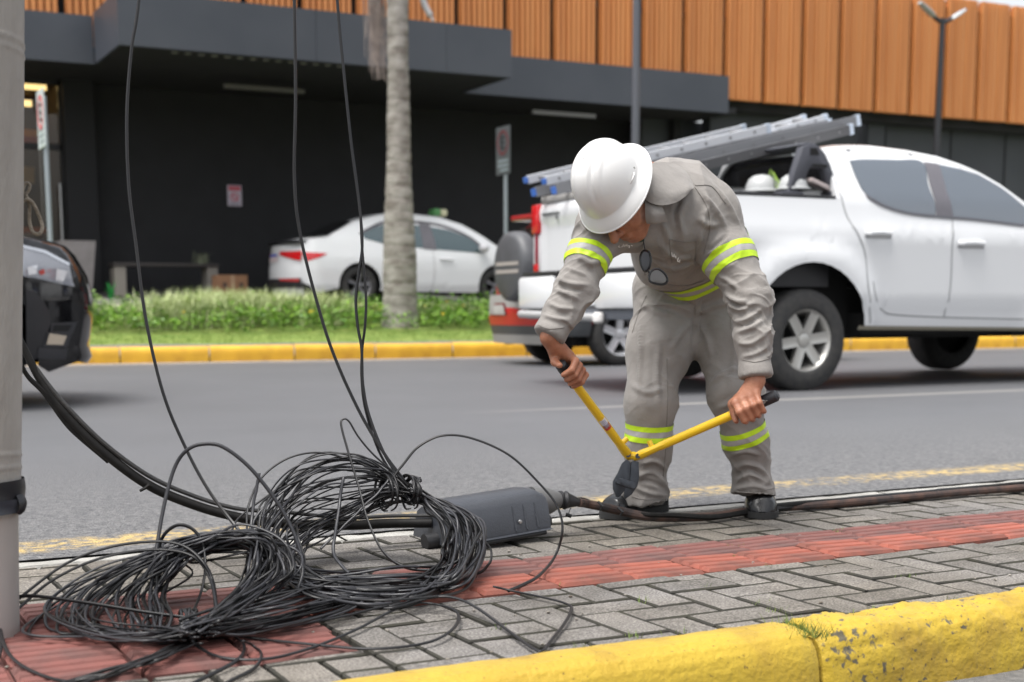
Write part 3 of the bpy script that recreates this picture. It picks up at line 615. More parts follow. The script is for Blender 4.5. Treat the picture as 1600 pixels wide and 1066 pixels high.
# planter, bench, carton
pl = empty('planter', (4.24, 23.5, .86), 'tall tapered grey concrete planter by the shop window', 'planter')
mb = MB()
def lo(z, w, d): return [(4.235-w, 23.5-d, z), (4.235+w, 23.5-d, z), (4.235+w, 23.5+d, z), (4.235-w, 23.5+d, z)]
rings = [lo(.86, .20, .20), lo(1.76, .28, .28), lo(1.765, .275, .275), lo(1.765, .235, .235), lo(1.65, .22, .22)]
mb.add([p for r_ in rings for p in r_], [(i*4+j, i*4+(j+1) % 4, i*4+4+(j+1) % 4, i*4+4+j) for i in range(4) for j in range(4)]); mb.build('pot', mat('planter_concrete', (.27, .25, .25), .85, col2=(.22, .205, .20), nscale=4), pl, smooth=False)
MB().box((4.03, 23.30, 1.6), (4.44, 23.70, 1.69)).build('soil', mat('soil', (.05, .04, .03), .9), pl, smooth=False)
bn = empty('bench', (5.68, 23.5, .9), 'low dark bench with two grey concrete legs against the black wall', 'bench')
MB().box((4.80, 23.28, 1.37), (6.56, 23.72, 1.43), .01).build('seat', mat('bench_seat', (.035, .03, .028), .5), bn, smooth=False)
for x in (4.82, 6.36): MB().box((x, 23.3, .87), (x+.18, 23.7, 1.368), .01).build('leg', mat('bench_leg', (.25, .23, .20), .85), bn, smooth=False)
ct = empty('cardboard_box', (6.58, 22.8, .83), 'brown cardboard box on the ground at the right end of the bench', 'box')
MB().box((6.34, 22.6, .82), (6.84, 23.0, 1.225), .008).build('carton', mat('cardboard', (.32, .17, .09), .8, col2=(.27, .14, .075), nscale=3), ct, smooth=False)
MB().box((6.55, 22.596, .83), (6.62, 22.6, 1.22)).build('tape', mat('tape', (.42, .27, .16), .4), ct, smooth=False)
for x in (6.42, 6.70): MB().box((x, 22.5955, 1.02), (x+.06, 22.5995, 1.1)).build('printed_mark', mat('ink', (.08, .05, .04), .7), ct, smooth=False)
gp_ = empty('plant', (6.35, 23.2, 1.45), 'spiky small plant standing on the right end of the bench', 'plant')
blades(60, lambda: (6.30+random.gauss(0, .05), 23.45+random.gauss(0, .05), 1.43, 1), .08, .28, .008).build('leaves', mat('grey_leaf', (.17, .19, .12), .6), gp_, smooth=False)
gs = empty('plant', (4.66, 23.0, .82), 'single bright green shoot beside the planter', 'plant')
blades(14, lambda: (4.66+random.gauss(0, .02), 22.9, .83, 1), .15, .38, .012).build('leaves', mat('bright_leaf', (.02, .28, .05), .5), gs, smooth=False)
# ---------------------------------------------------------------- vehicles
m_white = mat('white_car_paint', (.73, .74, .75), .25, coat=.6)
m_tint = mat('tinted_glass', (.085, .105, .13), .04, ior=2.0, spec=.8)
m_rub = mat('black_trim', (.018, .018, .02), .5)
m_tyre = mat('tyre_rubber', (.028, .028, .029), .75, col2=(.045, .043, .04), nscale=20)
m_alloy = mat('alloy_rim', (.50, .49, .46), .35, .7)
m_silver = mat('bright_alloy', (.75, .76, .78), .28, .6)
m_under = mat('underbody', (.010, .010, .010), .9)
m_redl = mat('red_lamp', (.55, .012, .015), .15, coat=.5)
m_plate = mat('number_plate', (.62, .64, .66), .4); m_pblue = mat('plate_blue', (.03, .08, .45), .4); m_ptext = mat('plate_text', (.12, .13, .15), .5)
def lerp_tab(tab, z):
    return float(np.interp(z, [t[0] for t in tab], [t[1] for t in tab]))
def tr_side(pts, Y0, inset, it=4):
    out = []
    for x, y in pts:
        Y = Y0
        for _ in range(it):
            P = yp(x, y, Y); Y = Y0 + inset(P[0], P[2])
        out.append((P[0], P[2]))
    return out
def arch_pts(cx, cz, r, z_in, z_out, n=18):
    """from the rear foot of the wheel arch over to its front foot"""
    a0 = math.pi-math.asin(max(-1, min(1, (z_in-cz)/r))); a1 = math.asin(max(-1, min(1, (z_out-cz)/r)))
    return [(cx+r*math.cos(a), cz+r*math.sin(a)) for a in np.linspace(a0, a1, n)]
def shell(name, side, top, Y0, Wd, inset, m, parent, crown=lambda x, z: .03, bulge=lambda x, z: 0., step=.07, skins=None):
    mb = MB()
    mb.patch(side, lambda x, z: (x, Y0+inset(x, z), z), step)
    mb.patch(side, lambda x, z: (x, Y0+Wd-inset(x, z), z), step, flip=True)
    for line in (skins or [top]):
        L_ = []
        for (a, b_) in zip(line[:-1], line[1:]):
            n = max(1, int(math.hypot(b_[0]-a[0], b_[1]-a[1])/step)); L_ += [(a[0]+(b_[0]-a[0])*t/n, a[1]+(b_[1]-a[1])*t/n) for t in range(n)]
        L_.append(line[-1])
        def fn(i, v):
            i = int(i); x, z = L_[i]; ya, yb = Y0+inset(x, z), Y0+Wd-inset(x, z); w = 1-(2*v-1)**4
            p, q = L_[max(0, i-1)], L_[min(len(L_)-1, i+1)]; tx, tz = q[0]-p[0], q[1]-p[1]; l = math.hypot(tx, tz)+1e-9
            return (x-tz/l*crown(x, z)*w+bulge(x, z)*(1-(2*v-1)**2), ya+(yb-ya)*v, z+tx/l*crown(x, z)*w)
        def lip(i, q):
            i = int(i); x, z = L_[i]; k = (0, 1)[q > .5]; ya, yb = Y0+inset(x, z), Y0+Wd-inset(x, z); p_, q_ = L_[max(0, i-1)], L_[min(len(L_)-1, i+1)]; tx, tz = q_[0]-p_[0], q_[1]-p_[1]; l = math.hypot(tx, tz)+1e-9
            d = (0, .01, .022)[int(round(q % .5*10)) % 3]; x2, z2 = x+tz/l*d, z-tx/l*d
            return (x2, Y0+inset(x2, z2)-.0025, z2) if k == 0 else (x2, Y0+Wd-inset(x2, z2)+.0025, z2)
        mb.grid(lip, range(len(L_)), [0, .1, .2]); mb.grid(lip, range(len(L_)), [.5001, .6001, .7001])
        mb.grid(fn, range(len(L_)), [0, .02, .06, .12, .2, .32, .5, .68, .8, .88, .94, .98, 1])
    return mb.build(name, m, parent, weld=2e-3, sharp=50)
def wheel(parent, cx, y_out, cz, R_, wd, side, rim_r, rim_m, spokes=6, style='double', rot=.2):
    """side = -1: outer face towards -Y"""
    ax = (0, side, 0); c = (cx, y_out-side*wd, cz)
    prof = [(rim_r*.96, wd*.02), (rim_r*1.02, .0), (R_*.90, .012), (R_*.985, .03), (R_, .05), (R_, wd-.05), (R_*.985, wd-.028), (R_*.93, wd-.008), (rim_r*1.08, wd+.004), (rim_r*1.0, wd-.006), (rim_r*.97, wd-.03)]
    w = MB().lathe(prof, c, ax, 48).build('wheel', m_tyre, parent, sharp=60)
    r = MB(); f = wd-.012
    r.lathe([(rim_r*.80, f-.13), (rim_r*.86, f-.05), (rim_r*.93, f-.012), (rim_r*.99, f), (rim_r*.985, f-.03), (rim_r*.97, f-.12)], c, ax, 48)
    r.lathe([(0, f-.018), (rim_r*.10, f-.018), (rim_r*.15, f-.02), (rim_r*.22, f-.026), (rim_r*.24, f-.06)], c, ax, 24)
    for k in range(spokes):
        a = rot+2*math.pi*k/spokes
        q = [(-.17, .20, .026), (-.17, .93, .010), (.17, .93, .010), (.17, .20, .026)] if style == 'double' else [(-.10, .2, .024), (-.15, .93, .010), (.15, .93, .010), (.10, .2, .024)]
        def pt(t, rr, dz):
            u, v = rr*rim_r, t*rim_r; px_, pz_ = u*math.cos(a)-v*math.sin(a), u*math.sin(a)+v*math.cos(a)
            return (cx+px_, y_out-side*(wd)+side*(f-dz), cz+pz_)
        T = [pt(t, rr, dz) for t, rr, dz in q]; Bt = [pt(t*.8, rr, dz+.05) for t, rr, dz in q]
        g = [pt(0, .24, .034), pt(0, .90, .019)]
        r.add(T+Bt+g, [(0, 1, 9, 8), (8, 9, 2, 3), (0, 4, 5, 1), (2, 6, 7, 3), (1, 5, 6, 2), (1, 2, 9)])
    r.build('rim', rim_m, w, sharp=30)
    MB().lathe([(rim_r*.95, f-.14), (0, f-.15)], c, ax, 24).build('brake_backing', m_under, w)
    return w
def side_patch(name, px, Y0, inset, off, m, parent, step=.07, world=None):
    poly = world or tr_side(px, Y0, inset)
    return MB().patch(poly, lambda x, z: (x, Y0+inset(x, z)-off, z), step).build(name, m, parent)
def strip(poly2, w):
    """outline of a thin line of width w along (x,z) points"""
    P = np.array(poly2); T = np.gradient(P, axis=0); T /= np.linalg.norm(T, axis=1, keepdims=True); N_ = np.c_[-T[:, 1], T[:, 0]]*w/2
    return [tuple(p) for p in P+N_]+[tuple(p) for p in (P-N_)[::-1]]
def smooth2(pts, n=30): return [tuple(p) for p in spl([(a, b_, 0) for a, b_ in pts], n)[:, :2]]

# ---- pickup
YT, WT = 8.20, 1.80
WZ = .42
def t_in(x, z):
    b_ = lerp_tab([(.40, .09), (.50, .05), (.60, .03), (.655, .028), (.70, .004), (.95, -.004), (1.17, -.012), (1.23, -.01), (1.27, .012), (1.36, .03), (1.47, .05), (1.6, .115), (1.75, .20), (1.86, .29), (1.95, .38)], z)
    for cx in (6.79, 9.83):
        r_ = math.hypot(x-cx, (z-WZ)*.96)
        b_ -= .050*sstep(.80, .60, r_)*sstep(1.16, 1.04, z)
    b_ += .03*sstep(5.65, 5.45, x)
    return b_
T = empty('pickup_truck', (8, 9.1, .03), 'white double cab pickup with a ladder rack parked behind the worker', 'pickup')
cabrear = tr_side([(1308, 306), (1302, 288), (1297, 270), (1290, 247), (1281, 232)], YT, t_in)
roof = tr_side([(1320, 229), (1370, 230), (1420, 236), (1465, 245), (1500, 257), (1530, 270), (1560, 287), (1600, 316)], YT, t_in)
cab_top = [(7.08, 1.455)]+[(max(7.08, x), z) for x, z in cabrear[1:]]+roof+[(9.95, 1.30), (10.4, 1.24), (10.72, 1.12), (10.80, .95), (10.82, .60), (10.78, .45)]
RA = .53
side = [(5.46, .60), (5.48, 1.0), (5.46, 1.45), (7.07, 1.455)]+cab_top[1:] + [(10.45, .42)] + arch_pts(9.83, WZ, RA, .46, .44)[::-1] + [(9.2, .45), (7.4, .475)] + arch_pts(6.79, WZ, RA+.03, .58, .50)[::-1] + [(6.0, .60)]
shell('body', side, cab_top, YT, WT, t_in, m_white, T, crown=lambda x, z: .0 if x < 7.16 else .045*sstep(7.16, 7.5, x), bulge=lambda x, z: .0 if x < 9 else .16*sstep(9, 10.6, x))
# bed
MB().box((5.52, YT+.12, .82), (7.05, YT+WT-.12, .86)).build('bed_floor', m_rub, T, smooth=False)
for a, b_ in (((5.52, YT+.09, .8), (7.05, YT+.12, 1.44)), ((5.52, YT+WT-.12, .8), (7.05, YT+WT-.09, 1.44))): MB().box(a, b_).build('bed_liner', m_rub, T, smooth=False)
for y in (YT+.045, YT+WT-.125): MB().box((5.47, y, 1.448), (7.07, y+.08, 1.478), .01).build('bed_rail', m_rub, T)
und = MB().box((6.35, YT+.30, .40), (10.5, YT+WT-.30, .80)); und.box((5.6, YT+.12, .67), (6.5, YT+WT-.12, .80)); und.box((7.4, YT+.1, .44), (9.2, YT+WT-.1, .6))
und.box((6.36, YT+.27, .45), (7.4, YT+WT-.27, 1.2)); und.box((9.2, YT+.27, .4), (10.45, YT+WT-.27, 1.15)); und.tube([(6.79, YT+.2, .38), (6.79, YT+WT-.2, .38)], .06)
und.build('underbody', m_under, T, smooth=False)
# tailgate, lamps, bumper
tg = MB(); yl = [YT+.10, YT+WT-.10]
tg.patch([(yl[0]+.02, .80), (yl[1]-.02, .80), (yl[1], 1.0), (yl[1]-.01, 1.42), (yl[1]-.05, 1.485), (yl[0]+.05, 1.485), (yl[0]+.01, 1.42), (yl[0], 1.0)], lambda y, z: (5.445-.035*(1-((y-9.1)/.9)**2)-.02*sstep(1.30, 1.36, z)+.03*sstep(1.43, 1.49, z), y, z), .05)
tgo = tg.build('tailgate', m_white, T)
MB().box((5.43, yl[0], .8), (5.52, yl[1], 1.47)).build('tailgate_inner', m_white, T, smooth=False)
MB().box((5.40, yl[0]+.06, 1.475), (5.53, yl[1]-.06, 1.53), .015).build('tailgate_cap', mat('bed_cover_grey', (.32, .31, .30), .6), T)
em = MB(); z0 = 1.375
for q in range(6): em.box((5.392, 9.80-.048*q-.036, z0), (5.406, 9.80-.048*q, z0+.022 if q < 5 else z0+.02))
em.box((5.392, 9.80-.25, z0-.035), (5.406, 9.80-.215, z0-.005)); em.build('badge', mat('badge_grey', (.30, .31, .32), .3, .6), tgo, smooth=False)
for (ya, yb, nm) in ((YT+WT-.12, YT+WT+.005, 'tail_lamp'), (YT-.005, YT+.12, 'tail_lamp')):
    t = MB().box((5.40, ya, 1.24), (5.60, yb, 1.475), .02).build('tail_lamp', m_redl, T)
    MB().box((5.415, ya+.035, .95), (5.56, yb-.04, 1.239), .008).build('lower_lens', mat('dark_red_lamp', (.22, .012, .03), .2), t)
    MB().box((5.422, ya+.001, .92), (5.57, yb-.002, 1.238), .008).build('lamp_housing', mat('clear_lens', (.55, .53, .54), .2), t)
    MB().box((5.412, ya+.03, .93), (5.55, yb-.02, 1.0), .008).build('lower_lens', m_redl, t)
for (ya, yb) in ((YT-.0, YT+.64), (YT+WT-.55, YT+WT+.04)):
    b_ = MB().box((5.29, ya, .635), (5.58, yb, .90), .04).build('bumper', m_white, T)
MB().box((5.35, YT+.641, .62), (5.44, YT+WT-.551, .80), .01).build('bumper_step', mat('bumper_grey', (.16, .16, .17), .5), T)
MB().box((5.31, YT+.02, .905), (5.52, YT+WT-.02, .935), .008).build('step_pad', m_rub, T)
MB().box((5.33, YT+.05, .56), (5.54, YT+WT-.05, .630), .01).build('lower_valance', mat('valance_grey', (.11, .12, .14), .5), T)
MB().tube([(5.27, 8.72, .575), (5.25, 9.9, .60)], .03, 12).build('tow_bar', mat('tow_bar_grey', (.5, .5, .5), .4, .4), T)
bb = MB().lathe([(0, .0), (.03, .0), (.042, .015), (.042, .06), (.03, .08), (0, .08)], (5.28, 8.74, .535), (0, 0, 1), 16); bb.build('tow_ball', mat('tow_cap', (.7, .68, .66), .5), T)
p0, p1 = xp(900, 445, 5.34), xp(942, 477, 5.34); pya, pyb, pz0, pz1 = min(p0[1], p1[1]), max(p0[1], p1[1])+.06, min(p0[2], p1[2]), max(p0[2], p1[2])
pz1 = max(pz1, pz0+.14)
def plate(parent, x, ya, yb, za, zb):
    p = MB().box((x, ya, za), (x+.006, yb, zb)).build('number_plate', m_plate, parent, smooth=False)
    MB().box((x-.001, ya, zb-.03), (x+.005, yb, zb+.001)).build('blue_strip', m_pblue, p, smooth=False)
    t = MB(); n = 7; w = (yb-ya-.06)/n
    for k in range(n): t.box((x-.001, yb-.03-w*(k+.8), za+.02), (x+.004, yb-.03-w*(k+.15), zb-.045))
    t.build('plate_character', mat('plate_character_grey', (.33, .35, .38), .5), p, smooth=False)
plate(T, 5.335, pya, pyb, pz0, pz1)
# glass
g1 = tr_side([(1326, 251), (1350, 249), (1400, 250), (1440, 253), (1450, 290), (1460, 336), (1430, 333), (1405, 328), (1378, 319), (1352, 303), (1338, 280)], YT, t_in)
g2 = tr_side([(1466, 257), (1500, 264), (1530, 274), (1566, 295), (1600, 323), (1618, 342), (1600, 351), (1556, 345), (1489, 339), (1478, 300)], YT, t_in)
pil = tr_side([(1442, 253), (1465, 256), (1478, 300), (1488, 339), (1462, 336), (1452, 290)], YT, t_in)
side_patch('rear_side_window', None, YT, t_in, .006, m_tint, T, world=smooth2(g1+g1[:1], 60)[:-1])
side_patch('front_side_window', None, YT, t_in, .006, m_tint, T, world=g2)
side_patch('door_pillar', None, YT, t_in, .0085, mat('grey_pillar', (.13, .125, .14), .4), T, world=pil)
for pts in ([(1352, 305), (1378, 321), (1416, 333), (1460, 338), (1520, 343), (1600, 353)],):
    side_patch('window_trim', None, YT, t_in, .009, mat('trim_grey', (.10, .10, .115), .4), T, world=strip(smooth2(tr_side(pts, YT, t_in), 24), .022))
# door seams, handles
for pts in ([(1311, 300), (1322, 335), (1340, 365), (1352, 400), (1357, 450), (1360, 505)], [(1488, 342), (1488, 380), (1486, 430), (1482, 470), (1474, 496)], [(1364, 440), (1370, 470), (1380, 486), (1398, 492), (1474, 496), (1600, 499)]):
    side_patch('door_seam', None, YT, t_in, .003, mat('seam_dark', (.30, .305, .31), .6), T, world=strip(smooth2(tr_side(pts, YT, t_in), 30), .011))
for (xa, xb, y) in ((1353, 1391, 364), (1498, 1536, 380)):
    P0, P1 = tr_side([(xa, y), (xb, y+1)], YT, t_in); h = MB(); yy = YT+t_in(*P0)-.03
    h.tube([(P0[0], yy+.03, P0[1]), (P0[0]+.02, yy, P0[1]), ((P0[0]+P1[0])/2, yy-.006, (P0[1]+P1[1])/2+.006), (P1[0]-.02, yy, P1[1]), (P1[0], yy+.03, P1[1])], .017, 8, flat=1.2); h.build('door_handle', m_white, T)
    side_patch('handle_recess', None, YT, t_in, .002, mat('recess_grey', (.34, .34, .35), .5), T, world=[(P0[0]-.01, P0[1]-.04), (P1[0]+.01, P1[1]-.04), (P1[0]+.01, P1[1]-.005), (P0[0]-.01, P0[1]-.005)])
side_patch('mud_line', None, YT, t_in, .003, mat('road_dirt', (.24, .22, .17), .9), T, world=[(7.28, .475), (9.2, .45), (9.2, .475), (7.28, .505)])
# cab rear window: dark glass in a white frame
def bfn(off): return lambda y, z: (7.08-off+.0*z, y, z)
rw = [tuple(xp(x, y, 7.07)[1:]) for x, y in ((1128, 292), (1132, 272), (1146, 257), (1165, 251), (1210, 245), (1262, 243), (1283, 262), (1292, 296))]
MB().patch(rw, lambda y, z: (float(np.interp(z, [1.45, 1.6, 1.75, 1.88], [7.065, 7.065, 7.07, 7.08]))-.006, y, z), .1).build('rear_window', mat('cab_rear_glass', (.012, .012, .013), .12), T)
rf = [xp(x, y, 7.06) for x, y in ((1118, 303), (1124, 285), (1134, 266), (1150, 252), (1185, 246), (1240, 240))]
MB().tube(spl(rf, 24), .022, 8).build('window_frame', mat('frame_grey_white', (.42, .44, .45), .4), T)
# sport bar
m_bar = mat('sport_bar_black', (.060, .062, .075), .42)
def bar_px(pts, X=None, Y=8.36): return [(yp(x, y, Y)[0], yp(x, y, Y)[2]) for x, y in pts]
for (Y, t) in ((8.33, .07), (9.83, .07)):
    k = MB(); dx = lambda P: P
    A_ = bar_px([(1228, 300), (1246, 301), (1262, 262), (1283, 264), (1292, 300), (1302, 301), (1300, 280), (1294, 258), (1285, 240), (1276, 229), (1262, 226), (1250, 230), (1240, 262)])
    k.prism(A_, Y, Y+t, 'XZ', .008); k.build('sport_bar_leg', m_bar, T, sharp=40)
    for w in ([(1262, 232), (1272, 232), (1276, 243), (1262, 243)], [(1265, 257), (1288, 258), (1288, 263), (1266, 261)]):
        MB().prism(bar_px(w), Y-.004, Y-.001, 'XZ').build('bar_slot', m_under, T, smooth=False)
    MB().prism(bar_px([(1262, 278), (1288, 290), (1292, 300), (1260, 284)]), Y-.02, Y+t, 'XZ', .005).build('bar_light', mat('amber_grey', (.42, .36, .35), .3), T)
    for xx in ((1216, 1249), (1290, 1306)):
        MB().prism(bar_px([(xx[0], 299), (xx[1], 300), (xx[1], 308), (xx[0], 307)]), Y-.02, Y+t+.02, 'XZ', .008).build('bar_foot', m_bar, T)
q = bar_px([(1250, 226), (1262, 222), (1275, 224), (1280, 234), (1262, 232)]); MB().prism(q, 8.36, 9.86, 'XZ', .01).build('sport_bar_hoop', m_bar, T)
for cx in (6.79, 9.83):
    wheel(T, cx, YT+.0, WZ-.02, .385, .255, -1, .235, m_alloy, 6, 'double', .12); wheel(T, cx, YT+WT, WZ+.02, .385, .255, 1, .235, m_alloy, 6, 'double', .4)
    ar = [(cx+(RA+.012)*math.cos(a), WZ+(RA+.012)*math.sin(a)) for a in np.linspace(math.pi-.25, .15, 30)]
MB().box((10.7, YT+.25, .62), (10.99, YT+WT-.25, .95), .03).build('grille', m_rub, T)
for y in (YT+.12, YT+WT-.5): MB().box((10.62, y, .98), (10.86, y+.38, 1.12), .03).build('headlight', mat('lens_clear', (.6, .62, .65), .1), T)
MB().box((10.70, YT+.1, .42), (10.97, YT+WT-.1, .60), .04).build('front_bumper', m_white, T)
# gear in the bed and ladders on the rack: things of their own
m_hat = mat('helmet_white', (.42, .43, .43), .35)
def dome(o, r, m, name, label):
    t = MB(); t.lathe([(r*1.2, 0), (r*1.18, .012), (r*1.0, .02), (r*.97, r*.4), (r*.80, r*.78), (r*.5, r*1.0), (0, r*1.08)], o, (0, 0, 1), 24)
    return tag(t.build(name, m, sharp=50), label, 'helmet')
tbx = empty('tool_chest', (6.6, 9.3, .86), 'black tool chest filling the pickup bed behind the cab', 'tool box')
MB().box((6.45, 8.6, .87), (6.95, 9.75, 1.525), .02).build('chest', mat('chest_black', (.02, .02, .022), .5), tbx); MB().box((6.43, 8.58, 1.40), (6.97, 9.77, 1.46), .01).build('lid_edge', m_rub, tbx)
hp = xp(1190, 291, 6.72); dome((6.72, hp[1], 1.527), .125, m_hat, 'hard_hat', 'white hard hat lying on the tool chest nearest the cab window middle')
hp2 = xp(1236, 291, 6.78); dome((6.80, hp2[1]-.0, 1.527), .11, m_hat, 'hard_hat', 'white hard hat half hidden by the black sport bar leg')
vst = MB(); vp = xp(1206, 285, 6.76)
vst.grid(lambda u, v: (6.74+.10*u, vp[1]-.08+.16*v, 1.53+.17*math.exp(-((v-.45)/.3)**2)*(1-.6*u)+.02*fbm(u*9, v*9)), np.linspace(0, 1, 8), np.linspace(0, 1, 10)); tag(vst.build('safety_vest', mat('vest_green', (.35, .55, .05), .6, col2=(.2, .22, .2), nscale=14)), 'crumpled yellow green safety vest between the hard hats in the pickup bed', 'vest')
m_alu = mat('ladder_aluminium', (.68, .70, .74), .35, .25); m_fib = mat('ladder_dark_rail', (.10, .10, .105), .45); m_cap = mat('blue_cap', (.06, .17, .55), .4)
def ladder(name, label, a, b_, side_v, wd, rail_h, m, rung_n, capm, grp=None, rail_t=.03):
    a, b_ = Vector(a), Vector(b_); d = b_-a; L_ = d.length; d.normalize(); sv = Vector(side_v).normalized(); up_ = d.cross(sv).normalized()
    if up_.z < 0: up_ = -up_
    t = empty(name, a[:], label, 'ladder', grp)
    def obx(p, q, hw, hh, mm, nm, par):
        k = MB(); V = []
        for e in (p, q):
            for s1, s2 in ((-1, -1), (1, -1), (1, 1), (-1, 1)): V.append(e+sv*hw*s1+up_*hh*s2)
        k.add(V, [(3, 2, 1, 0), (4, 5, 6, 7), (0, 1, 5, 4), (1, 2, 6, 5), (2, 3, 7, 6), (3, 0, 4, 7)]); return k.build(nm, mm, par, smooth=False)
    for s1 in (0, 1):
        o = sv*wd*s1; obx(a+o, b_+o, rail_t/2, rail_h/2, m, 'rail', t); obx(a+o-d*.03, a+o-d*.001, rail_t/2+.002, rail_h/2-.012, capm, 'end_cap', t); obx(b_+o+d*.001, b_+o+d*.035, rail_t/2+.004, rail_h/2+.004, mat('pale_cap', (.55, .62, .72), .3), 'end_cap', t)
    for k in range(rung_n):
        p = a+d*(L_*(k+.5)/rung_n); MB().tube([p, p+sv*wd], .016, 8).build('rung', mat('rung_grey', (.25, .25, .26), .5, .4), t)
    for k in range(rung_n): 
        p = a+d*(L_*(k+.5)/rung_n)-sv*(rail_t/2+.004); obx(p-d*.008, p+d*.008, .003, .009, mat('rung_grey', (.25, .25, .26), .5, .4), 'rivet_plate', t)
    return t
ladder('ladder', 'bright aluminium ladder lying uppermost on the pickup rack, its ends capped blue', yp(853, 283, 9.62), yp(1196, 202, 8.95), (0.05, .9, .10), .34, .065, m_alu, 9, m_cap)
ladder('ladder', 'long dark railed extension ladder reaching furthest over the pickup roof', yp(868, 297, 9.42), yp(1336, 189, 8.72), (0.05, .9, .03), .36, .08, mat('ladder_grey', (.24, .245, .26), .4, .4), 10, m_cap)
ladder('ladder', 'grey fibreglass ladder section lying lowest on the pickup rack', yp(1010, 280, 8.95), yp(1326, 203, 8.70), (0.05, .9, .1), .36, .075, m_fib, 9, m_rub)
ladder('ladder', 'short silver ladder section lying behind the long ladder on the rack', yp(1120, 232, 9.5), yp(1286, 185, 9.2), (0.05, .9, .1), .3, .05, m_alu, 6, m_cap)

# ---- white sedan taxi
YS, WS = 21.30, 1.74
def s_in(x, z):
    b_ = lerp_tab([(.85, .07), (.95, .03), (1.05, .0), (1.3, -.01), (1.50, .0), (1.56, .02), (1.70, .06), (1.80, .10), (2.0, .22), (2.2, .38), (2.3, .5)], z)
    b_ += .20*sstep(7.75, 7.28, x)**2
    return b_
S = empty('sedan_taxi', (9.4, 22.1, .72), 'white sedan taxi with green and white roof sign behind the palm', 'car')
st_top = tr_side([(476, 462), (470, 442), (470, 420), (474, 398), (472, 384), (492, 373), (512, 371), (523, 364), (555, 346), (585, 338), (602, 335), (646, 335), (687, 340), (721, 351), (748, 366), (775, 384)], YS, s_in)+[(11.25, 1.66), (11.60, 1.50), (11.72, 1.3), (11.75, .98)]
SWX, SWZ = 8.42, 1.00
rx = tr_side([(561, 463)], YS, s_in)[0]; SWX = rx[0]
SR = .315; SWZ = .735+SR
s_side = st_top + [(11.4, .90)]+arch_pts(SWX+2.52, SWZ, .36, .95, .93)[::-1]+[(SWX+2.1, .93), (SWX+.45, .95)]+arch_pts(SWX, SWZ, .365, 1.0, .96)[::-1]
shell('body', s_side, st_top, YS, WS, s_in, m_white, S, crown=lambda x, z: .03, bulge=lambda x, z: -.22*sstep(7.9, 7.4, x)*sstep(2.0, 1.7, z) + (.15 if x > 11 else 0))
MB().box((7.6, YS+.25, .88), (11.4, YS+WS-.25, 1.25)).build('underbody', m_under, S, smooth=False)
for cx in (SWX, SWX+2.52):
    wheel(S, cx, YS+.03, SWZ, SR, .19, -1, .205, mat('dark_alloy', (.20, .20, .21), .4, .5), 5, 'single'); wheel(S, cx, YS+WS-.03, SWZ, SR, .19, 1, .205, MAT['dark_alloy'], 5, 'single')
m_sglass = mat('sedan_glass', (.05, .085, .095), .05, ior=1.9)
side_patch('quarter_window', [(563, 366), (576, 358), (603, 350), (645, 351), (655, 353), (661, 388), (603, 382), (570, 373)], YS, s_in, .006, m_sglass, S)
side_patch('front_window', [(670, 354), (702, 360), (729, 370), (751, 385), (756, 396), (681, 390)], YS, s_in, .006, m_sglass, S)
side_patch('door_pillar', [(654, 350), (671, 352), (682, 391), (661, 389)], YS, s_in, .0085, MAT['grey_pillar'], S)
side_patch('window_trim', None, YS, s_in, .008, mat('sedan_trim', (.09, .085, .095), .4), S, world=strip(smooth2(tr_side([(562, 366), (577, 357), (603, 347), (648, 347), (690, 353), (730, 369), (755, 388)], YS, s_in), 30), .045))
mir = yp(757, 388, YS-.1); mm = MB(); bmq = bmesh.new(); bmesh.ops.create_uvsphere(bmq, u_segments=14, v_segments=8, radius=.1)
for v in bmq.verts: v.co = Vector((v.co.x*.9+mir[0], v.co.y*1.1+YS-.08, v.co.z*.75+mir[2]))
mm.bm(bmq); bmq.free(); mm.build('wing_mirror', mat('mirror_grey', (.55, .55, .57), .3), S)
for pts in ([(659, 390), (662, 420), (658, 455)], [(681, 392), (686, 430), (680, 460)]): pass
side_patch('door_seam', None, YS, s_in, .003, mat('seam_pale', (.45, .45, .46), .6), S, world=strip(smooth2(tr_side([(676, 392), (679, 425), (674, 458)], YS, s_in), 12), .014))
side_patch('sill', [(640, 459), (700, 462), (770, 467), (800, 469), (800, 474), (640, 466)], YS, s_in, .004, mat('sill_grey', (.30, .29, .28), .6), S)
hd = tr_side([(687, 405), (708, 406)], YS, s_in); MB().tube([(hd[0][0], YS-.02, hd[0][1]), (hd[1][0], YS-.025, hd[1][1])], .016, 8).build('door_handle', m_white, S)
def rear_fn(off, Yc=YS+WS/2):
    """the bulged tail, z-dependent, as a surface over (y, z)"""
    zs_ = [p[1] for p in st_top[:5]]; xs_ = [p[0] for p in st_top[:5]]
    def f(y, z):
        x = float(np.interp(z, zs_, xs_)); b_ = -.22*sstep(7.9, 7.4, x); ya = YS+s_in(x, z); yb = YS+WS-s_in(x, z); v = (y-ya)/(yb-ya)
        return (x+b_*(1-(2*v-1)**2)-.034-off, y, z)
    return f
rwp = tr_side([(514, 370), (523, 364), (553, 347)], YS, s_in)
gl = MB()
def rg_(u, v):
    x = rwp[0][0]+(rwp[2][0]-rwp[0][0])*u; z = float(np.interp(x, [p[0] for p in rwp], [p[1] for p in rwp])); ya, yb = YS+s_in(x, z)+.06, YS+WS-s_in(x, z)-.06
    w = 1-((2*v-1)*.93)**4; return (x-.04*w-.008, ya+(yb-ya)*v, z+.035*w+.012)
gl.grid(rg_, np.linspace(.02, .97, 10), np.linspace(0, 1, 14)); gl.build('rear_window', mat('rear_glass_black', (.01, .01, .011), .08), S)
zt = st_top[3][1]
MB().patch([(YS+.12, zt-.10), (YS+.62, zt+.005), (YS+.62, zt+.06), (YS+.12, zt+.06)], rear_fn(.012), .06).build('tail_lamp', m_redl, S)
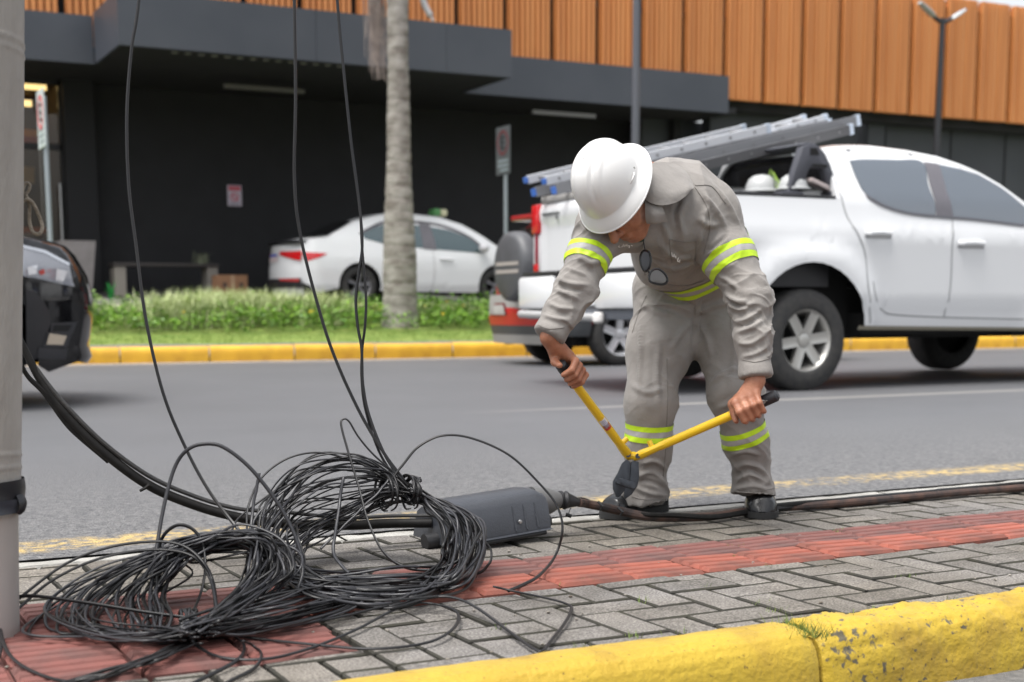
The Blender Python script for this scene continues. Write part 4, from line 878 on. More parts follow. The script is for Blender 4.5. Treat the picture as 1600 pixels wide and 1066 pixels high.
MB().patch([(YS+WS-.12, zt-.10), (YS+WS-.62, zt+.005), (YS+WS-.62, zt+.06), (YS+WS-.12, zt+.06)], rear_fn(.012), .06).build('tail_lamp', m_redl, S)
side_patch('tail_lamp_side', [(472, 394), (512, 396), (500, 402), (478, 409)], YS, s_in, .006, m_redl, S)
MB().patch([(YS+.10, 1.0), (YS+WS-.10, 1.0), (YS+WS-.10, 1.155), (YS+.10, 1.155)], rear_fn(.016), .1).build('diffuser', m_rub, S)
side_patch('bumper_corner', [(471, 441), (484, 446), (496, 461), (476, 462)], YS, s_in, .005, m_rub, S)
MB().patch([(YS+.13, 1.10), (YS+.55, 1.12), (YS+.55, 1.155), (YS+.13, 1.15)], rear_fn(.022), .1).build('reflector', mat('reflector_red', (.45, .03, .03), .3), S)
MB().patch([(YS+.67, zt-.10), (YS+1.07, zt-.10), (YS+1.07, zt+.03), (YS+.67, zt+.03)], rear_fn(.014), .1).build('number_plate', mat('pink_plate', (.60, .50, .50), .4), S)
MB().patch([(YS+.69, zt-.015), (YS+1.05, zt-.015), (YS+1.05, zt+.025), (YS+.69, zt+.025)], rear_fn(.018), .1).build('plate_strip', m_pblue, S)
sp = MB()
sp.grid(lambda u, v: (7.32-.20*(1-(2*v-1)**2)+.2*u, YS+.16+(WS-.32)*v, 1.735+.05*u-.03*(2*v-1)**2), np.linspace(0, 1, 4), np.linspace(0, 1, 16)); sp.build('boot_spoiler', m_rub, S)
sg = MB().box((10.0, 22.0, 2.245), (10.12, 22.3, 2.38), .04).build('roof_sign', mat('sign_green', (.10, .30, .10), .4), S); MB().box((10.121, 22.0, 2.245), (10.25, 22.3, 2.37), .04).build('sign_cream', mat('sign_cream', (.7, .68, .45), .4), sg)

# ---- red compact suv with the spare wheel on its tail, behind the pickup
YC, WC = 12.32, 1.66; GZ = .05
def c_in(x, z):
    b_ = lerp_tab([(.25, .08), (.4, .02), (.6, 0), (.95, .0), (1.05, .03), (1.15, .05), (1.4, .15), (1.62, .30), (1.7, .4)], z-GZ+.05)
    return b_+.10*sstep(7.35, 7.02, x)**2
C2 = empty('compact_suv', (8.9, 13.1, GZ), 'red compact car with a grey covered spare wheel on its tail, hidden behind the pickup', 'car')
c_top = [(7.08, .38), (7.04, .60), (7.06, .95), (7.12, 1.12), (7.28, 1.45), (7.42, 1.62), (7.8, 1.68), (8.8, 1.66), (9.2, 1.56), (9.85, 1.15), (10.6, 1.0), (10.82, .8), (10.85, .4)]
c_side = c_top+[(10.6, .32)]+arch_pts(10.15, .38, .36, .34, .34)[::-1]+[(8.3, .33)]+arch_pts(7.73, .38, .37, .36, .34)[::-1]
shell('body', c_side, c_top, YC, WC, c_in, mat('red_car_paint', (.36, .018, .02), .3, coat=.6), C2, bulge=lambda x, z: -.06 if x < 7.3 else 0)
MB().box((7.3, YC+.24, .25), (10.6, YC+WC-.24, .8)).build('underbody', m_under, C2, smooth=False)
for cx in (7.73, 10.15):
    wheel(C2, cx, YC+.0, GZ+.33, .33, .21, -1, .225, m_silver, 5, 'double', .3); wheel(C2, cx, YC+WC-.0, GZ+.33, .33, .21, 1, .225, m_silver, 5, 'double', .1)
cr = lambda off: (lambda y, z: (float(np.interp(z, [.2, .38, .60, .95, 1.12, 1.45, 1.62], [7.12, 7.08, 7.04, 7.06, 7.12, 7.28, 7.42]))-.075*(1-((y-YC-WC/2)/(WC/2))**2)-.032-off, y, z))
ya, yb = YC-.0, YC+WC+.0
MB().patch([(ya+.16, .56), (yb-.04, .56), (yb-.04, .80), (ya+.16, .80)], cr(.01), .1).build('bumper_upper', mat('bumper_pale_grey', (.33, .325, .31), .5), C2)
MB().patch([(ya+.05, .47), (yb-.03, .47), (yb-.03, .565), (yb-.45, .575), (yb-.55, .66), (yb-.75, .66), (yb-.85, .575), (ya+.05, .57)], cr(.016), .1).build('bumper_band', mat('bumper_red', (.50, .02, .025), .35), C2)
MB().patch([(yb-.62, .58), (yb-.18, .58), (yb-.25, .71), (yb-.55, .71)], cr(.022), .1).build('plate_recess', mat('plate_recess_red', (.16, .02, .025), .5), C2)
MB().patch([(yb-.58, .585), (yb-.22, .585), (yb-.24, .69), (yb-.52, .69)], cr(.028), .1).build('number_plate', mat('grey_plate', (.40, .39, .37), .5), C2)
MB().patch([(ya+.05, .36), (yb-.05, .36), (yb-.03, .47), (ya+.05, .47)], cr(.014), .1).build('bumper_lower', mat('bumper_dark', (.06, .065, .07), .5), C2)
MB().patch([(yb-.60, .27), (yb-.06, .27), (yb-.05, .37), (ya+.35, .37), (ya+.4, .27)], cr(.018), .1).build('skid_plate', mat('skid_grey', (.34, .33, .31), .5), C2)
side_patch('bumper_side', None, YC, c_in, .006, MAT['bumper_dark'], C2, world=[(7.06, .36), (7.36, .36), (7.37, .5), (7.30, .72), (7.05, .72)])
MB().patch([(ya+.26, 1.14), (yb-.26, 1.14), (yb-.34, 1.52), (ya+.34, 1.52)], cr(.012), .1).build('rear_window', mat('rear_glass_black', (.01, .01, .011), .08), C2)
for y in (ya+.05, yb-.24): MB().patch([(y, 1.12), (y+.19, 1.12), (y+.19, 1.42), (y+.04, 1.42)], cr(.02), .1).build('tail_lamp', m_redl, C2)
MB().box((7.14, ya+.28, 1.60), (7.5, yb-.28, 1.66), .02).build('roof_spoiler', MAT['red_car_paint'], C2)
cv = xp(793, 417, 6.66); spw = MB()
spw.lathe([(0, .0), (.30, .0), (.335, .015), (.36, .05), (.365, .12), (.355, .19), (.30, .22), (0, .22)], (6.86, cv[1]-.03, cv[2]-.0), (-1, 0, 0), 40)
sw_ = spw.build('spare_wheel_cover', mat('cover_grey', (.082, .085, .092), .5, col2=(.065, .066, .072), nscale=4, bscale=7, bstr=.4, bdist=.02), C2, sharp=60)
for z in (cv[2]-.05, cv[2]+.03): MB().box((6.636, cv[1]-.28, z-.018), (6.639, cv[1]+.22, z+.018)).build('cover_print', mat('cover_print', (.36, .33, .30), .5), sw_, smooth=False)
MB().box((6.84, cv[1]-.08, cv[2]-.08), (7.03, cv[1]+.08, cv[2]+.08)).build('wheel_bracket', m_rub, C2)
for x, y, s in ((782, 535, .02),):
    hook = xp(789, 534, 7.0); MB().tube([hook, hook+V3(.1, 0, 0)], .03, 8).build('tow_eye', mat('tow_yellow', (.6, .42, .03), .5), C2)

# ---- black suv entering on the left
YB, WB = 8.80, 1.78
def k_in(x, z):
    b_ = lerp_tab([(.25, .12), (.36, .05), (.5, .02), (.7, .0), (.9, .0), (1.0, .04), (1.05, .07), (1.12, .13), (1.5, .28), (1.7, .4)], z)
    return b_+.42*sstep(.95, 1.72, x)**2
K = empty('dark_suv', (0, 9.7, .03), 'glossy black suv with its headlight showing beside the concrete pole', 'car')
ktop = tr_side([(40, 372), (70, 380), (92, 388), (103, 400), (112, 415), (122, 432), (131, 468), (133, 490), (130, 505), (124, 540), (128, 558), (122, 565)], YB, k_in)
ktop = [(-2.95, .4), (-3.0, .9), (-2.85, 1.2), (-2.55, 1.62), (-2.2, 1.70), (-1.2, 1.72), (-.5, 1.62), (.35, 1.16)]+ktop
ks_ = ktop+[(1.45, .25)]+arch_pts(.94, .40, .44, .34, .30)[::-1]+[(-1.4, .30)]+arch_pts(-1.95, .40, .40, .32, .32)[::-1]
shell('body', ks_, ktop, YB, WB, k_in, mat('black_car_paint', (.006, .006, .007), .10, coat=.3, spec=.35), K, crown=lambda x, z: .03, bulge=lambda x, z: .10*sstep(1.0, 1.6, x))
MB().box((-2.7, YB+.28, .25), (1.3, YB+WB-.28, .9)).build('underbody', m_under, K, smooth=False)
for cx in (.78, -1.95):
    wheel(K, cx, YB+.02, .37, .345, .22, -1, .225, m_alloy, 5, 'double'); wheel(K, cx, YB+WB-.02, .37, .345, .22, 1, .225, m_alloy, 5, 'double')
def kp(name, px, off, m, step=.05): return side_patch(name, px, YB, k_in, off, m, K, step)
hl = kp('headlight', [(8, 378), (40, 388), (70, 396), (108, 416), (113, 440), (116, 448), (95, 444), (60, 436), (36, 432), (14, 420)], .012, mat('headlight_lens', (.30, .31, .34), .06, ior=1.9))
o = kp('lamp_reflector', [(88, 420), (106, 424), (98, 440), (86, 438)], .018, mat('lamp_chrome', (.72, .72, .74), .12, .5)); o2 = kp('indicator', [(60, 424), (68, 420), (70, 428), (62, 430)], .018, mat('lamp_red', (.5, .04, .03), .3)); o3 = kp('lamp_reflector', [(42, 418), (58, 414), (56, 428), (44, 430)], .018, MAT['lamp_chrome'])
kp('chrome_strip', [(8, 374), (40, 384), (70, 391), (108, 411), (108, 416), (70, 396), (40, 389), (8, 379)], .016, mat('chrome', (.75, .76, .78), .1, .9))
kp('grille_side', [(80, 505), (121, 503), (112, 524), (78, 522)], .010, mat('grille_grey', (.03, .031, .036), .45))
kp('intake', [(84, 508), (112, 508), (106, 518), (82, 518)], .014, m_under)
kp('fog_lamp', [(77, 521), (104, 525), (98, 539), (72, 538)], .016, mat('fog_lens', (.62, .52, .40), .15))
kp('fog_surround', [(74, 519), (112, 523), (104, 543), (66, 542)], .008, MAT['grille_grey'])
kp('lower_lip', [(60, 543), (106, 545), (102, 562), (58, 560)], .010, MAT['grille_grey'])
kp('arch_trim', [(40, 452), (55, 456), (68, 470), (78, 490), (80, 505), (66, 542), (58, 560), (40, 570)], .004, m_rub)
MB().box((1.55, YB+.75, .34), (1.70, YB+WB-.75, .42), .03).build('splitter', MAT['grille_grey'], K)
side_patch('side_window', None, YB, k_in, .006, m_tint, K, world=[(-2.3, 1.2), (-.2, 1.16), (-.65, 1.52), (-2.1, 1.58)])
# ---------------------------------------------------------------- concrete pole with its plastic pipe, tape and rope
m_conc = mat('pole_concrete', (.46, .435, .405), .9, col2=(.25, .23, .21), nscale=7, bscale=70, bstr=.6, bdist=.006, detail=9, stretch=(1, 1, .35), ramp=(.3, .75))
pb = gp(-57, 992, 0.); PXo, PYo = pb[0], pb[1]
def edge_r(py_, px_, D0):       # radius that puts the right edge of the pole at this pixel
    return (px_+57)/F*D0
Dp = float((pb-CAM)@FW)
pole = empty('utility_pole', (PXo, PYo, 0), 'grey concrete utility pole standing on the pavement at the left edge', 'pole')
zt_ = lambda y: CH+((CAM+ray(-20, y)*Dp)[2]-CH)
z_band0, z_band1 = zt_(797), zt_(752)
tp = MB(); tp.lathe([(.106, z_band0), (.109, .9), (.112, 1.5), (.113, 3.2), (.105, 6.5)], (PXo, PYo, 0), n=48)
po = MB()
def polf(u, v):
    z = z_band0+.002+u*6; a = v*2*math.pi; r = .1075+.006*sstep(.3, 1.4, z)-.004*sstep(2, 6, z)+.0012*fbm(math.cos(a)*3, math.sin(a)*3, z*3)
    for zr in (zt_(112), zt_(97), zt_(715), zt_(735)): r += .0022*math.exp(-((z-zr-.02*math.cos(a+1))/.003)**2)
    return (PXo+r*math.cos(a), PYo+r*math.sin(a), z)
po.grid(polf, np.concatenate([np.linspace(0, .3, 400), np.linspace(.303, 1, 40)]), np.linspace(0, 1, 49), flip=True)
po.build('shaft', m_conc, pole, weld=True, sharp=70)
MB().lathe([(.107, -.05), (.1045, .02), (.103, .1), (.1015, z_band1-.01)], (PXo, PYo, 0), n=40).build('pipe', mat('pale_pipe', (.50, .475, .45), .55, col2=(.36, .30, .27), nscale=4, detail=8, stretch=(1, 1, .3), ramp=(.4, .75)), pole)
def bandf(w0, w1, rr, ph):
    mb = MB()
    def f(u, v):
        a = u*2*math.pi; z = w0+(w1-w0)*v+.012*math.sin(a+ph); r = rr+.002*math.sin(a*3+v*4)
        return (PXo+r*math.cos(a), PYo+r*math.sin(a), z)
    return mb.grid(f, np.linspace(0, 1, 50), np.linspace(0, 1, 6), flip=True)
m_tape = mat('black_tape', (.022, .023, .028), .38)
bandf(z_band0+.016, z_band1+.004, .1135, 2.2).build('tape', m_tape, pole); bandf(z_band0-.004, z_band0+.024, .1150, 2.6).build('tape', mat('grey_strap', (.05, .055, .07), .4), pole)
fl_ = MB(); q = [dp(20, 768, Dp-.05), dp(25, 780, Dp-.05), dp(24, 791, Dp-.05), dp(19, 799, Dp-.05)]; fl_.tube(spl(q, 12), [.012, .012, .010, .006], 8, flat=.3); fl_.build('tape_end', m_tape, pole)
m_rope = mat('frayed_rope', (.36, .31, .25), .9, col2=(.2, .17, .13), nscale=60, bscale=160, bstr=.8)
ro = MB()
ro.tube(spl([dp(30, 318, Dp-.05), dp(44, 312, Dp-.06), dp(54, 322, Dp-.05), dp(64, 345, Dp-.04), dp(66, 358, Dp-.04), dp(60, 366, Dp-.04), dp(51, 362, Dp-.04), dp(46, 345, Dp-.04), dp(46, 322, Dp-.05), dp(40, 305, Dp-.05), dp(30, 300, Dp-.04)], 60), .0036, 8)
ro2 = MB().tube(spl([dp(34, 300, Dp-.05), dp(41, 286, Dp-.05), dp(47, 290, Dp-.05), dp(42, 302, Dp-.05), dp(33, 308, Dp-.05)], 24), .003, 8)
ro.add(ro2.v, ro2.f); tag(ro.build('rope', m_rope), 'pale frayed rope loop hanging from the concrete pole', 'rope')

# ---------------------------------------------------------------- splice closure and the trunk cable
m_box = mat('closure_plastic', (.052, .057, .068), .42, col2=(.042, .046, .055), nscale=7, bscale=180, bstr=.15)
b0, b1 = gp(698, 862, 0.), gp(862, 845, 0.)
bd = (b1-b0); BL = float(np.linalg.norm(bd)); bd /= BL; bnv = V3(-bd[1], bd[0], 0)
cl = empty('splice_closure', tuple(b0), 'dark grey plastic cable closure lying on the pavement behind the coil', 'cable closure')
tilt = .022
prof = [(-.010, .012), (.004, .014), (.004, .020), (.012, .056), (.021, .090), (.032, .106), (.052, .116), (.09, .120), (.14, .117), (.17, .10), (.185, .06), (.195, .018)]
def bxp(u, v, w): return b0 + bd*u + bnv*v + V3(0, 0, w + tilt*(u/BL))
def boxf(u, k):
    k = int(k); v, w = prof[k]; s_ = 1-.10*sstep(.92*BL, BL, u)*(w > .03)
    return bxp(u, v, w*(.88+.12*sstep(0, .1*BL, u))*s_)
mb = MB(); us = [0, .004, .02]+list(np.linspace(.04, BL-.02, 16))+[BL-.004, BL]
mb.grid(boxf, us, range(len(prof)), flip=False)
for u, fl in ((0, 0), (BL, 1)):
    mb.add([boxf(u, k) for k in range(len(prof))], [tuple(range(len(prof)))[::(1 if fl else -1)]])
mb.build('shell', m_box, cl, weld=True, sharp=40)
for fx in (.66, .765, .875):
    r_ = MB(); k0 = bxp(BL*fx, .004, .022); k1 = bxp(BL*(fx-.012), .0195, .088)
    r_.tube([k0+V3(0, 0, 0)-bnv*.002, (k0+k1)/2-bnv*.001, k1], [.0028, .0026, .0016], 6); r_.build('rib', m_box, cl)
MB().lathe([(0, 0), (.006, 0), (.005, .004), (0, .005)], tuple(bxp(BL*.70, .006, .045)), tuple(-bnv), 12).build('screw', mat('screw_steel', (.4, .4, .4), .4, .8), cl)
MB().tube([bxp(.02, .0, .006), bxp(BL-.02, .0, .006)], .008, 6).build('seal', m_rub, cl)
m_gl = mat('gland_grey', (.12, .12, .12), .55)
ge = bxp(BL, .085, .075)
e1, e2, e3 = dp(876, 781, float((ge-CAM)@FW)+.03), dp(892, 783, float((ge-CAM)@FW)+.04), dp(903, 785, float((ge-CAM)@FW)+.05)
MB().tube([ge-bd*.01, ge+(e1-ge)*.5, e1], [.045, .038, .020], 16).build('gland', m_gl, cl)
g2_ = MB(); g2_.tube(spl([e1-bd*.006, e1, e1+(e2-e1)*.3, e1+(e2-e1)*.6, e2, e3], 18), [.020, .027, .021, .028, .022, .018, .012], 14); g2_.build('gland_nut', m_rub, cl)
MB().tube([bxp(BL-.01, .05, .025), bxp(BL+.022, .05, .025)], .018, 14).build('port', m_rub, cl); MB().tube([bxp(-.035, .06, .022), bxp(.01, .06, .022)], .022, 14).build('port', m_rub, cl)
zt2 = MB(); zt2.tube(spl([e2+V3(0, 0, -.02), dp(891, 795, 3.93), dp(888, 804, 3.93)], 8), .0012, 5); zt2.tube([dp(884, 804, 3.93), dp(893, 807, 3.93)], .006, 6); zt2.build('tie_tag', m_rub, cl)
m_cab = mat('black_cable', (.01, .01, .011), .45, col2=(.018, .017, .017), spec=.3, nscale=6)
m_cabr = mat('rusty_cable', (.085, .045, .032), .75, col2=(.025, .02, .02), nscale=22, detail=7)
m_old = mat('old_cable', (.006, .0057, .0054), .6, col2=(.013, .012, .011), nscale=40, spec=.25, stretch=(1, 1, 1))
tk = empty('trunk_cable', tuple(gp(400, 830, 0)), 'thick black trunk cable sagging from the pole to the closure and along the pavement edge', 'cable')
pe = bxp(0, .085, .065)
main = [dp(-40, 400, 3.25), dp(30, 530, 3.3), dp(62, 592, 3.32), dp(100, 645, 3.34), dp(160, 705, 3.37), (dp(230, 757, 3.41)), dp(300, 788, 3.45), dp(370, 808, 3.48), dp(440, 818, 3.52), dp(540, 821, 3.6), dp(610, 818, 3.68), pe]
MB().tube(spl(main, 120), [.008, .009, .011, .012, .012, .012, .0125, .013, .013], 12).build('sheath', m_old, tk)
ms = [p+V3(0, 0, o)+RT*o2 for p, o, o2 in zip(main, (.0, .005, .008, .014, .018, .022, .023, .022, .03, .02, .02, .02), (0, -.008, .004, .008, .006, .004, 0, 0, 0, 0, 0, 0))]
MB().tube(spl(ms, 120), [.006, .006, .006, .0055, .005, .005], 8).build('messenger_wire', mat('steel_strand', (.018, .018, .018), .5, col2=(.04, .038, .036), nscale=120, stretch=(1, 1, 3)), tk)
m3 = [dp(30, 565, 3.28), dp(45, 590, 3.3), dp(70, 615, 3.32), dp(110, 668, 3.35), dp(170, 722, 3.38)]
MB().tube(spl(m3, 40), [.005, .006, .007, .008, .006], 8).build('sheath', m_old, tk)
lug = MB(); lug.tube([dp(235, 757, 3.40), dp(228, 762, 3.40), dp(219, 767, 3.40)], [.012, .009, .008], 6, flat=.5); lug.build('clip', m_old, tk)
rt = [e3, dp(915, 787, 4.0), dp(940, 792, 4.02), dp(975, 800, 4.06), gp(1010, 807, .035), gp(1050, 809, .022), gp(1110, 807, .02), gp(1160, 800, .018), gp(1215, 794, .018), gp(1300, 788, .018), gp(1400, 779, .018), gp(1500, 770, .018), gp(1600, 762, .018), gp(1750, 750, .018), V3(7, 3.3, .018)]
MB().tube(spl(rt, 130), [.013, .013, .0125, .012, .012], 10).build('sheath', m_cabr, tk)
rt2 = [p+V3(0, -.012 if 3 < i < 9 else .016, .004+.006*math.sin(i*1.7)) for i, p in enumerate(rt)]
MB().tube(spl(rt2, 130), [.006, .007, .009, .010, .011], 8).build('sheath', m_old, tk)
rt3 = [gp(1210, 795, .02), gp(1250, 790, .02), gp(1330, 781, .02), gp(1450, 770, .02), gp(1600, 757, .02), V3(7, 3.36, .02)]
MB().tube(spl(rt3, 60), .010, 8).build('sheath', m_cab, tk)
for a in (dp(937, 790, 3.99), dp(968, 799, 4.03)):
    k = MB(); k.tube([a+V3(-.006, 0, .012), a+V3(.004, -.012, .0), a+V3(.002, 0, -.014)], .004, 6); k.build('wire_tie', m_rub, tk)

pole.rotation_mode = 'QUATERNION'; pole.rotation_quaternion = Matrix.Rotation(.052, 3, Vector(FW)).to_quaternion()      # the pole leans
# ---------------------------------------------------------------- the coils of flat drop cable
m_drop = mat('drop_cable', (.007, .007, .008), .36, col2=(.013, .0125, .013), nscale=5, spec=.4)
m_drop2 = mat('sheen_grey_drop_cable', (.026, .026, .030), .36, spec=.5)  # bluish-grey base puts sheen highlights into some strands; pale loose strands share it
def wob(P, amp, seed, k=3):
    r_ = np.random.default_rng(seed); n = len(P); t = np.linspace(0, 1, n)[:, None]; o = np.zeros((n, 3))
    for f_ in range(1, k+1):
        o += np.sin(2*np.pi*(t*f_*1.3+r_.random(3)))*r_.normal(0, 1, 3)/f_
    return P+o*amp
def strand(parent, P, seed, r=.0033, m=None, amp=.003, zmin=.007, name='cable_loop', n=110, flat=.62):
    C_ = wob(spl(P, n), amp, seed); C_[:, 2] = np.maximum(C_[:, 2], zmin)
    return MB().tube(C_, r, 6, flat=flat).build(name, m or m_drop, parent, sharp=0)
J = lambda a, b_: random.uniform(a, b_)
random.seed(21)
c2 = empty('cable_coil', tuple(gp(600, 900, 0)), 'upright coil of thin black cable knotted beside the grey closure', 'cable coil')
def lerp(a, b_, t): return a+(b_-a)*t
for i in range(50):
    a, b_, c3 = random.random(), random.random(), random.random()**.8
    kx, ky = 645+J(-9, 9), 774+J(-12, 14)
    pts = [dp(kx, ky, 3.42+J(-.03, .03)), dp(lerp(610, 600, a)+J(-8, 8), lerp(735, 782, a)+J(-6, 6), 3.46+J(-.04, .04)), dp(lerp(550, 545, a)+J(-14, 14), lerp(712, 815, a)+J(-9, 9), 3.48+J(-.06, .06)),
           dp(lerp(478, 490, a)+J(-20, 20), lerp(722, 838, a)+J(-10, 10), 3.46+J(-.08, .06)), dp(lerp(412, 460, a)+J(-18, 22), lerp(790, 860, a)+J(-14, 14), 3.38+J(-.08, .06)),
           dp(lerp(408, 460, a)+J(-15, 20), lerp(850, 885, b_)+J(-8, 8), 3.28+J(-.05, .05)),
           gp(470+J(-25, 25), lerp(890, 920, b_)+J(-6, 6), J(.01, .05)), gp(545+J(-20, 20), lerp(893, 944, b_), J(.008, .045)), gp(640+J(-22, 22), lerp(890, 942, b_)+J(-4, 4), J(.008, .045)),
           gp(lerp(690, 722, c3)+J(-8, 8), lerp(880, 912, c3)+J(-8, 8), J(.012, .06)), dp(lerp(690, 757, c3)+J(-6, 6), lerp(850, 862, c3)+J(-10, 10), 3.24+J(-.05, .05)), dp(lerp(690, 748, c3)+J(-6, 6), lerp(818, 818, c3)+J(-8, 8), 3.31+J(-.04, .04)), dp(lerp(668, 696, c3)+J(-5, 5), lerp(792, 788, c3)+J(-5, 5), 3.38+J(-.03, .03)), dp(650+J(-7, 7), 776+J(-8, 8), 3.42)]
    strand(c2, pts, 100+i, m=m_drop if random.random() < .65 else m_drop2, amp=.006)
for i in range(11):                                  # the knot and its wrapped turns
    ph = J(0, 6.28); cxk, cyk = (640+J(-4, 8), 768+J(-8, 10)) if i < 7 else (605+J(-6, 6), 768+J(-6, 6)); Q = []
    for t in np.linspace(0, 6.5, 12):
        Q.append(dp(cxk+(10+i % 3*3)*math.cos(t+ph)+t*1.5-5, cyk+(26 if i >= 7 else 20)*math.sin(t+ph), 3.42-.05*math.sin(t+ph+1.4)))
    strand(c2, Q, 300+i, amp=.002, n=60, name='knot_turn')
c1 = empty('cable_coil', tuple(gp(280, 985, 0)), 'large flattened coil of thin black cable sprawled over the red tiles by the pole', 'cable coil')
for i in range(50):
    a = random.random(); b_ = random.random(); e_ = random.random()**1.3
    tx = 45+230*a
    pts = [gp(292+J(-16, 16), 988+J(-10, 10), J(.012, .06)), gp(lerp(215, 285, a)+J(-10, 10), 993+J(-10, 9), J(.01, .05)), gp(lerp(115, 262, a)+J(-10, 10), lerp(988, 990, a)+J(-8, 8), J(.008, .04)),
           gp(tx+J(-8, 8), lerp(975, 960, a)+J(-12, 10), J(.008, .04)), dp(lerp(80, 262, a)+J(-8, 8), lerp(938, 925, a)+J(-10, 10), 2.88+J(-.03, .04)), dp(lerp(165, 290, a)+J(-12, 12), lerp(895, 880, a)+J(-12, 12), 2.93+J(-.04, .04)),
           dp(lerp(270, 330, b_)+J(-14, 14), lerp(848, 868, e_)+J(-7, 8), 2.97+J(-.04, .04)), dp(lerp(350, 390, b_)+J(-10, 10), lerp(830, 858, e_)+J(-6, 6), 3.0+J(-.05, .04)),
           dp(lerp(395, 440, b_)+J(-8, 8), lerp(838, 868, e_)+J(-5, 5), 2.99+J(-.04, .04)), dp(lerp(388, 462, b_)+J(-6, 6), lerp(880, 895, e_)+J(-8, 8), 2.94+J(-.04, .04)), dp(lerp(375, 430, b_)+J(-8, 8), lerp(915, 925, e_)+J(-6, 6), 2.88+J(-.03, .03)),
           gp(lerp(335, 372, b_)+J(-10, 10), lerp(955, 962, e_)+J(-8, 8), J(.01, .07)), gp(296+J(-12, 12), 984+J(-8, 8), J(.015, .06))]
    strand(c1, pts, 500+i, m=m_drop if random.random() < .55 else m_drop2, amp=.007)
for i in range(22):                                  # the lobe thrown to the right of the tie
    a = random.random(); b_ = random.random()
    pts = [gp(285+J(-16, 16), 985+J(-10, 10), J(.012, .06)), gp(350+J(-12, 12), lerp(955, 975, a), J(.01, .06)), gp(430+J(-14, 14), lerp(925, 962, a), J(.01, .07)), gp(lerp(490, 545, b_), lerp(905, 945, a), J(.01, .05)),
           gp(lerp(520, 590, b_), lerp(912, 935, a)+J(-5, 5), J(.008, .03)), gp(lerp(500, 560, b_), lerp(935, 955, a), J(.008, .03)), gp(420+J(-16, 16), lerp(968, 985, a), J(.008, .04)), gp(330+J(-12, 12), 990+J(-8, 8), J(.01, .04))]
    strand(c1, pts, 700+i, m=m_drop2 if random.random() < .4 else m_drop, amp=.004, n=90)
for i in range(6):                                   # turns round the tie
    ph = J(0, 6.28); Q = [dp(282+J(-3, 3)+t*3.5, 975+22*math.sin(t+ph)+J(-1, 1), 2.74-.05*math.cos(t+ph)) for t in np.linspace(0, 7, 13)]
    strand(c1, Q, 800+i, amp=.002, n=60, name='tie_turn')
for i in range(8):                                   # tail bundle towards the camera
    pts = [gp(300+J(-8, 8), 1000+J(-6, 6), J(.01, .04)), gp(250+J(-8, 8), 1025+J(-6, 6), J(.01, .03)), gp(185+J(-10, 10), 1045+J(-5, 5), J(.008, .03)), gp(130+J(-10, 10), 1062+J(-4, 4), J(.008, .02)), gp(60, 1085+J(-10, 10), .01)]
    strand(c1, pts, 850+i, amp=.002, n=50)
